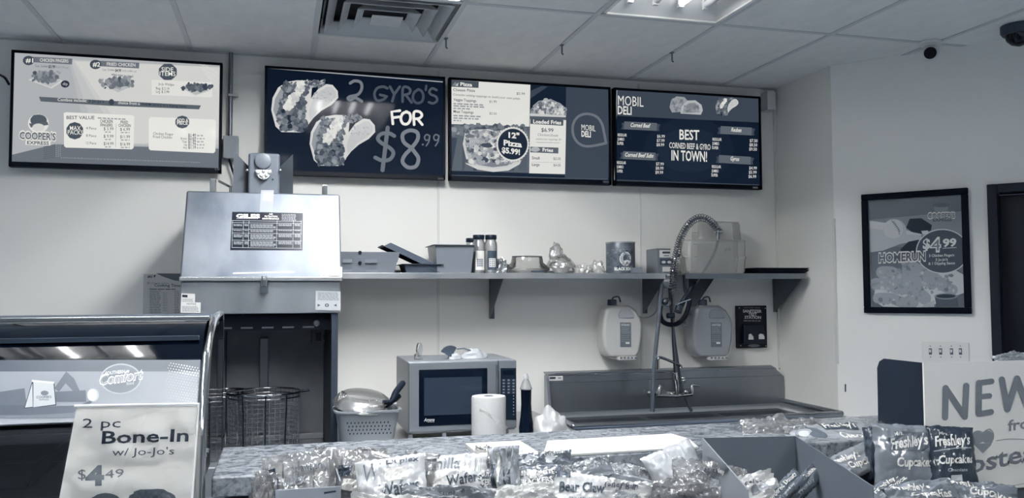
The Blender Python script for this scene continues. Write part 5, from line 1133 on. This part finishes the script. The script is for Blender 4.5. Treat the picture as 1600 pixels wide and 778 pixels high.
def dk(P): tilted(P,'PEANUT BUTTER',.08,.5,.92,.5,.2,220,2,.03); tilted(P,'CRACKERS',.12,.82,.8,.8,.2,215,2,.03); patch(P,.36,.26,.5,.6,230,3,2,2)
pouch('cracker_pack','dark snack pack with bold white lettering right of the foil packet','snack',838,748,2.06,84,44,-4,40,0,.03,120,False,.006,27,dk)
pouch('cracker_pack','dark snack pack with bold white lettering left of the foil packet','snack',752,752,2.03,60,40,-4,40,0,.03,112,False,.006,28,dk)
def blob(P): P.disc(.25,.5,.12,.3,150,0,14); P.disc(.6,.55,.1,.2,170,0,10); tilted(P,'Granola',.5,.4,.9,.36,.16,200)
pouch('cookie_pack','dim grey packet with a round cookie behind the dark lettered packs','snack',850,722,2.14,92,34,-6,45,0,.03,112,False,.008,30,blob)
def nuts(P):
    rn=random.Random(4)
    for i in range(260): P.disc(rn.uniform(.03,.97),rn.uniform(.08,.6),rn.uniform(.005,.013),rn.uniform(.02,.05),rn.choice((150,180,205,225,190,120)),1+i*.003,6)
    tilted(P,'Honey Oat',.06,.82,.4,.78,.14,90)
pouch('nut_bar','long snack bar covered with pale nut pieces behind the lettered pastry pack','snack',905,738,2.10,110,34,-14,45,0,.03,150,False,.008,33,nuts)
pouch('nut_bar','long grey snack bar with a pale sugared top in front of the granite face','snack',985,744,2.08,120,34,12,45,0,.03,165,False,.008,36,nuts)
def bear(P):
    patch(P,.0,.0,.3,.22,70,0,3,2); tilted(P,'Bear Claw',.1,.62,.98,.5,.26,84,2,.03); tilted(P,'CINNAMON PASTRY',.3,.8,.9,.74,.07,140)
pouch('pastry_pack','white pastry pack with large dark serif-like lettering at the bottom centre','snack',905,768,1.93,84,58,8,28,0,.035,226,False,.006,39,bear,rough=.3)
def pil(P): tilted(P,'DOLLY MADISON',.42,.8,.96,.72,.1,80,2,.02); patch(P,.4,.66,.98,.86,150,0,6,2); P.disc(.4,.84,.06,.12,90,1,12)
pouch('donut_bag','puffy white bag slanting down beside the grey carton','snack',1058,738,2.0,88,84,-22,30,0,.06,196,False,.007,42,pil,rough=.3)
for (cx,cy,Y,w_,h_,ro,sd,lb) in ((960,772,1.92,120,44,6,45,'crinkled shiny wrapper right of the lettered pastry pack'),(1040,772,1.9,110,44,-10,48,'crinkled bright wrapper in front of the puffy white bag'),(1108,752,1.86,120,62,10,51,'big bright crinkled wrapper in front of the open carton'),(1168,768,1.82,100,50,-14,54,'bright crinkled wrapper spilling into the open carton'),(700,778,1.9,150,30,4,57,'low grey wrapper along the bottom edge under the wafer packs'),(810,776,1.9,120,34,-5,60,'pale folded wrapper along the bottom edge left of the pastry pack'),(610,792,1.88,130,34,3,62,'pale wrapper at the very bottom under the third wafer pack'),(412,770,2.0,40,66,4,63,'thin clear wrapper at the far left against the carton')):
    pouch('snack_packet',lb,'snack',cx,cy,Y,w_,h_,ro,38,0,.035,230 if sd!=57 else 170,sd in(48,51,63),.018,sd,(lambda P: (patch(P,.5,.5,.8,.75,150,0,4,2), tilted(P,'Honey Bun',.3,.45,.8,.4,.14,110))) if sd in (54,45,57,51) else None,rough=.14)
# open carton
zt=1.11; zb=RK+.002
A=onZ(1097,684,zt); B=onZ(1244,681,zt); dv=V(-.234,-.667,0)*.85
C4=B+dv; D4=A+dv
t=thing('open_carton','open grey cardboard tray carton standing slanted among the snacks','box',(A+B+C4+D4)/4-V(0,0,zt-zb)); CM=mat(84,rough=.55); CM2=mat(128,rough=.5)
def wallp(p,q,th=.003,zt0=0,zt1=0):
    n_=(q-p).cross(V(0,0,1)).normalized()*th; return M().hull8([V(p.x,p.y,zb),V(q.x,q.y,zb),V(q.x,q.y,zt+zt1),V(p.x,p.y,zt+zt0)],[V(p.x,p.y,zb)+n_,V(q.x,q.y,zb)+n_,V(q.x,q.y,zt+zt1)+n_,V(p.x,p.y,zt+zt0)+n_])
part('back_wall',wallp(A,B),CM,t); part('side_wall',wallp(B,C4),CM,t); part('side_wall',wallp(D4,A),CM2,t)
part('carton_floor',M().prism([V(p.x,p.y,zb) for p in (A,B,C4,D4)],(0,0,.003)),CM,t)
sn=(D4-A).cross(V(0,0,1)).normalized(); sn=sn if sn.dot(CAMP-A)>0 else -sn
P=Print(plane(A+sn*.004,sn),(1080,620,3.077)); P.poly([(78,285),(170,325),(168,352),(80,350)],70,0); P.text('Mrs',98,318,128,326,12,190,1,.02); P.text('Freshley',80,348,160,372,22,205,1,.03)
part('carton_print',P.m,P.mats,t)
def dark1(P): tilted(P,'Powdered Donuts',.1,.5,.9,.46,.26,205,2,.02,.2); tilted(P,'Freshley',.3,.82,.7,.8,.16,150)
pouch('donut_pack','dark slim snack pack lying inside the open carton, left one','snack',1222,770,1.80,110,28,-42,50,0,.03,96,False,.005,70,dark1,group='packs inside the open carton')
pouch('donut_pack','dark slim snack pack lying inside the open carton, right one','snack',1252,762,1.84,110,28,-42,50,0,.03,90,False,.005,71,dark1,group='packs inside the open carton')
# packs on the counter behind the carton
def fresh(P,L1=64):
    patch(P,.12,.14,.62,.5,L1,0,6,3); tilted(P,"Mrs.",.2,.22,.34,.2,.07,205); tilted(P,"Freshley's",.14,.44,.6,.36,.2,225,2,.03,.15); tilted(P,'Cupcakes',.3,.82,.86,.78,.2,230,2,.03,.15)
pouch('cake_pack','bright crinkled clear pastry pack lying on the granite behind the carton','snack',1222,672,2.46,128,64,0,76,0,.03,232,True,.02,73,None,group='cake packs on the counter')
def flatp(P): patch(P,.42,.1,.85,.42,72,0,6,3); tilted(P,"Freshley's",.44,.36,.84,.34,.22,225,2,.03,.1); tilted(P,'Cupcakes',.5,.86,.94,.86,.22,235,2,.03,.1); P.disc(.2,.6,.17,.34,90,0,18); P.disc(.16,.55,.12,.24,150,1,16); P.disc(.14,.52,.07,.14,190,1.3,12)
pouch('cake_pack','flat cupcake pack with dark label lying on the granite counter','snack',1302,680,2.35,140,80,-5,76,0,.025,178,False,.005,76,flatp,group='cake packs on the counter')
def flat2(P): tilted(P,"Freshley's",.1,.36,.6,.5,.22,225,2,.03,.1); tilted(P,'Cupcakes',.3,.72,.85,.86,.22,230,2,.03,.1)
pouch('cake_pack','grey cupcake pack between the carton and the upright light pack','snack',1335,722,2.16,108,48,-24,48,0,.03,150,False,.006,79,flat2,group='cake packs on the counter')
pouch('cake_pack','grey cupcake pack squeezed along the carton edge','snack',1395,756,2.02,110,30,-36,45,0,.03,120,False,.006,80,flat2,group='cake packs beside the display')
pouch('cake_pack','dark pack seen edge-on left of the upright light cupcake pack','snack',1366,708,2.14,28,80,-6,8,35,.04,70,False,.008,81,None,group='cake packs beside the display')
def up1(P): patch(P,.2,.12,.86,.42,92,0,7,4); tilted(P,"Mrs.",.3,.2,.45,.18,.06,205); tilted(P,"Freshley's",.22,.42,.84,.3,.17,225,2,.03,.15); tilted(P,'Cupcakes',.3,.68,.92,.64,.14,228,2,.03,.15); P.poly([(.42,.9),(1,.56),(1,1),(.42,1)],160,0)
pouch('cake_pack','upright light grey cupcake pack left of the dark one','snack',1413,712,2.03,100,96,4,12,0,.04,132,False,.006,82,up1,group='cake packs beside the display')
def up2(P): tilted(P,"Mrs.",.2,.16,.4,.15,.05,190); tilted(P,"Freshley's",.1,.34,.84,.28,.16,225,2,.03,.15); P.stroke([(.08,.42),(.5,.36),(.86,.34)],.02,150,1); tilted(P,'Cupcakes',.14,.62,.86,.58,.13,225,2,.03,.15); tilted(P,'Chocolate',.3,.74,.72,.72,.05,170); P.poly([(.36,.8),(.6,.78),(.6,.9),(.36,.92)],190,1)
pouch('cake_pack','upright dark chocolate cupcake pack before the white display','snack',1487,714,1.99,76,94,3,12,0,.04,58,False,.005,85,up2,group='cake packs beside the display',rough=.3)
pouch('cake_pack','crinkled dark-topped pack behind the two upright cupcake packs','snack',1425,676,2.18,110,30,6,30,0,.03,120,True,.022,88,None,group='cake packs beside the display',contents=(3,1,90))
pouch('cake_pack','bright crinkled pack top sticking up behind the dark cupcake pack','snack',1462,672,2.14,70,34,10,30,0,.03,190,True,.024,90,None,group='cake packs beside the display',contents=(2,1,110))
pouch('cake_pack','flat glossy cupcake pack at the bottom right in front','snack',1440,772,1.86,120,44,-8,50,0,.03,128,False,.01,91,flat2,group='cake packs beside the display')
pouch('cake_pack','flat glossy grey pack at the bottom right below the heart','snack',1532,772,1.84,120,44,6,50,0,.03,120,False,.01,93,flat2,group='cake packs beside the display')
# things in and on the display
pouch('snack_packet','small pale packet lying on top of the white snack display','snack',1585,562,2.13,70,16,0,60,0,.03,150,False,.008,95,None,group='packets on the display')
q=onY(1588,556,2.18); solo('paper_box',M().box(q.x-.03,q.x+.08,2.16,2.2,zT-.0395,q.z+.008),mat(205,rough=.5),'white paper box behind the packet on the snack display','box',bevel=.003)
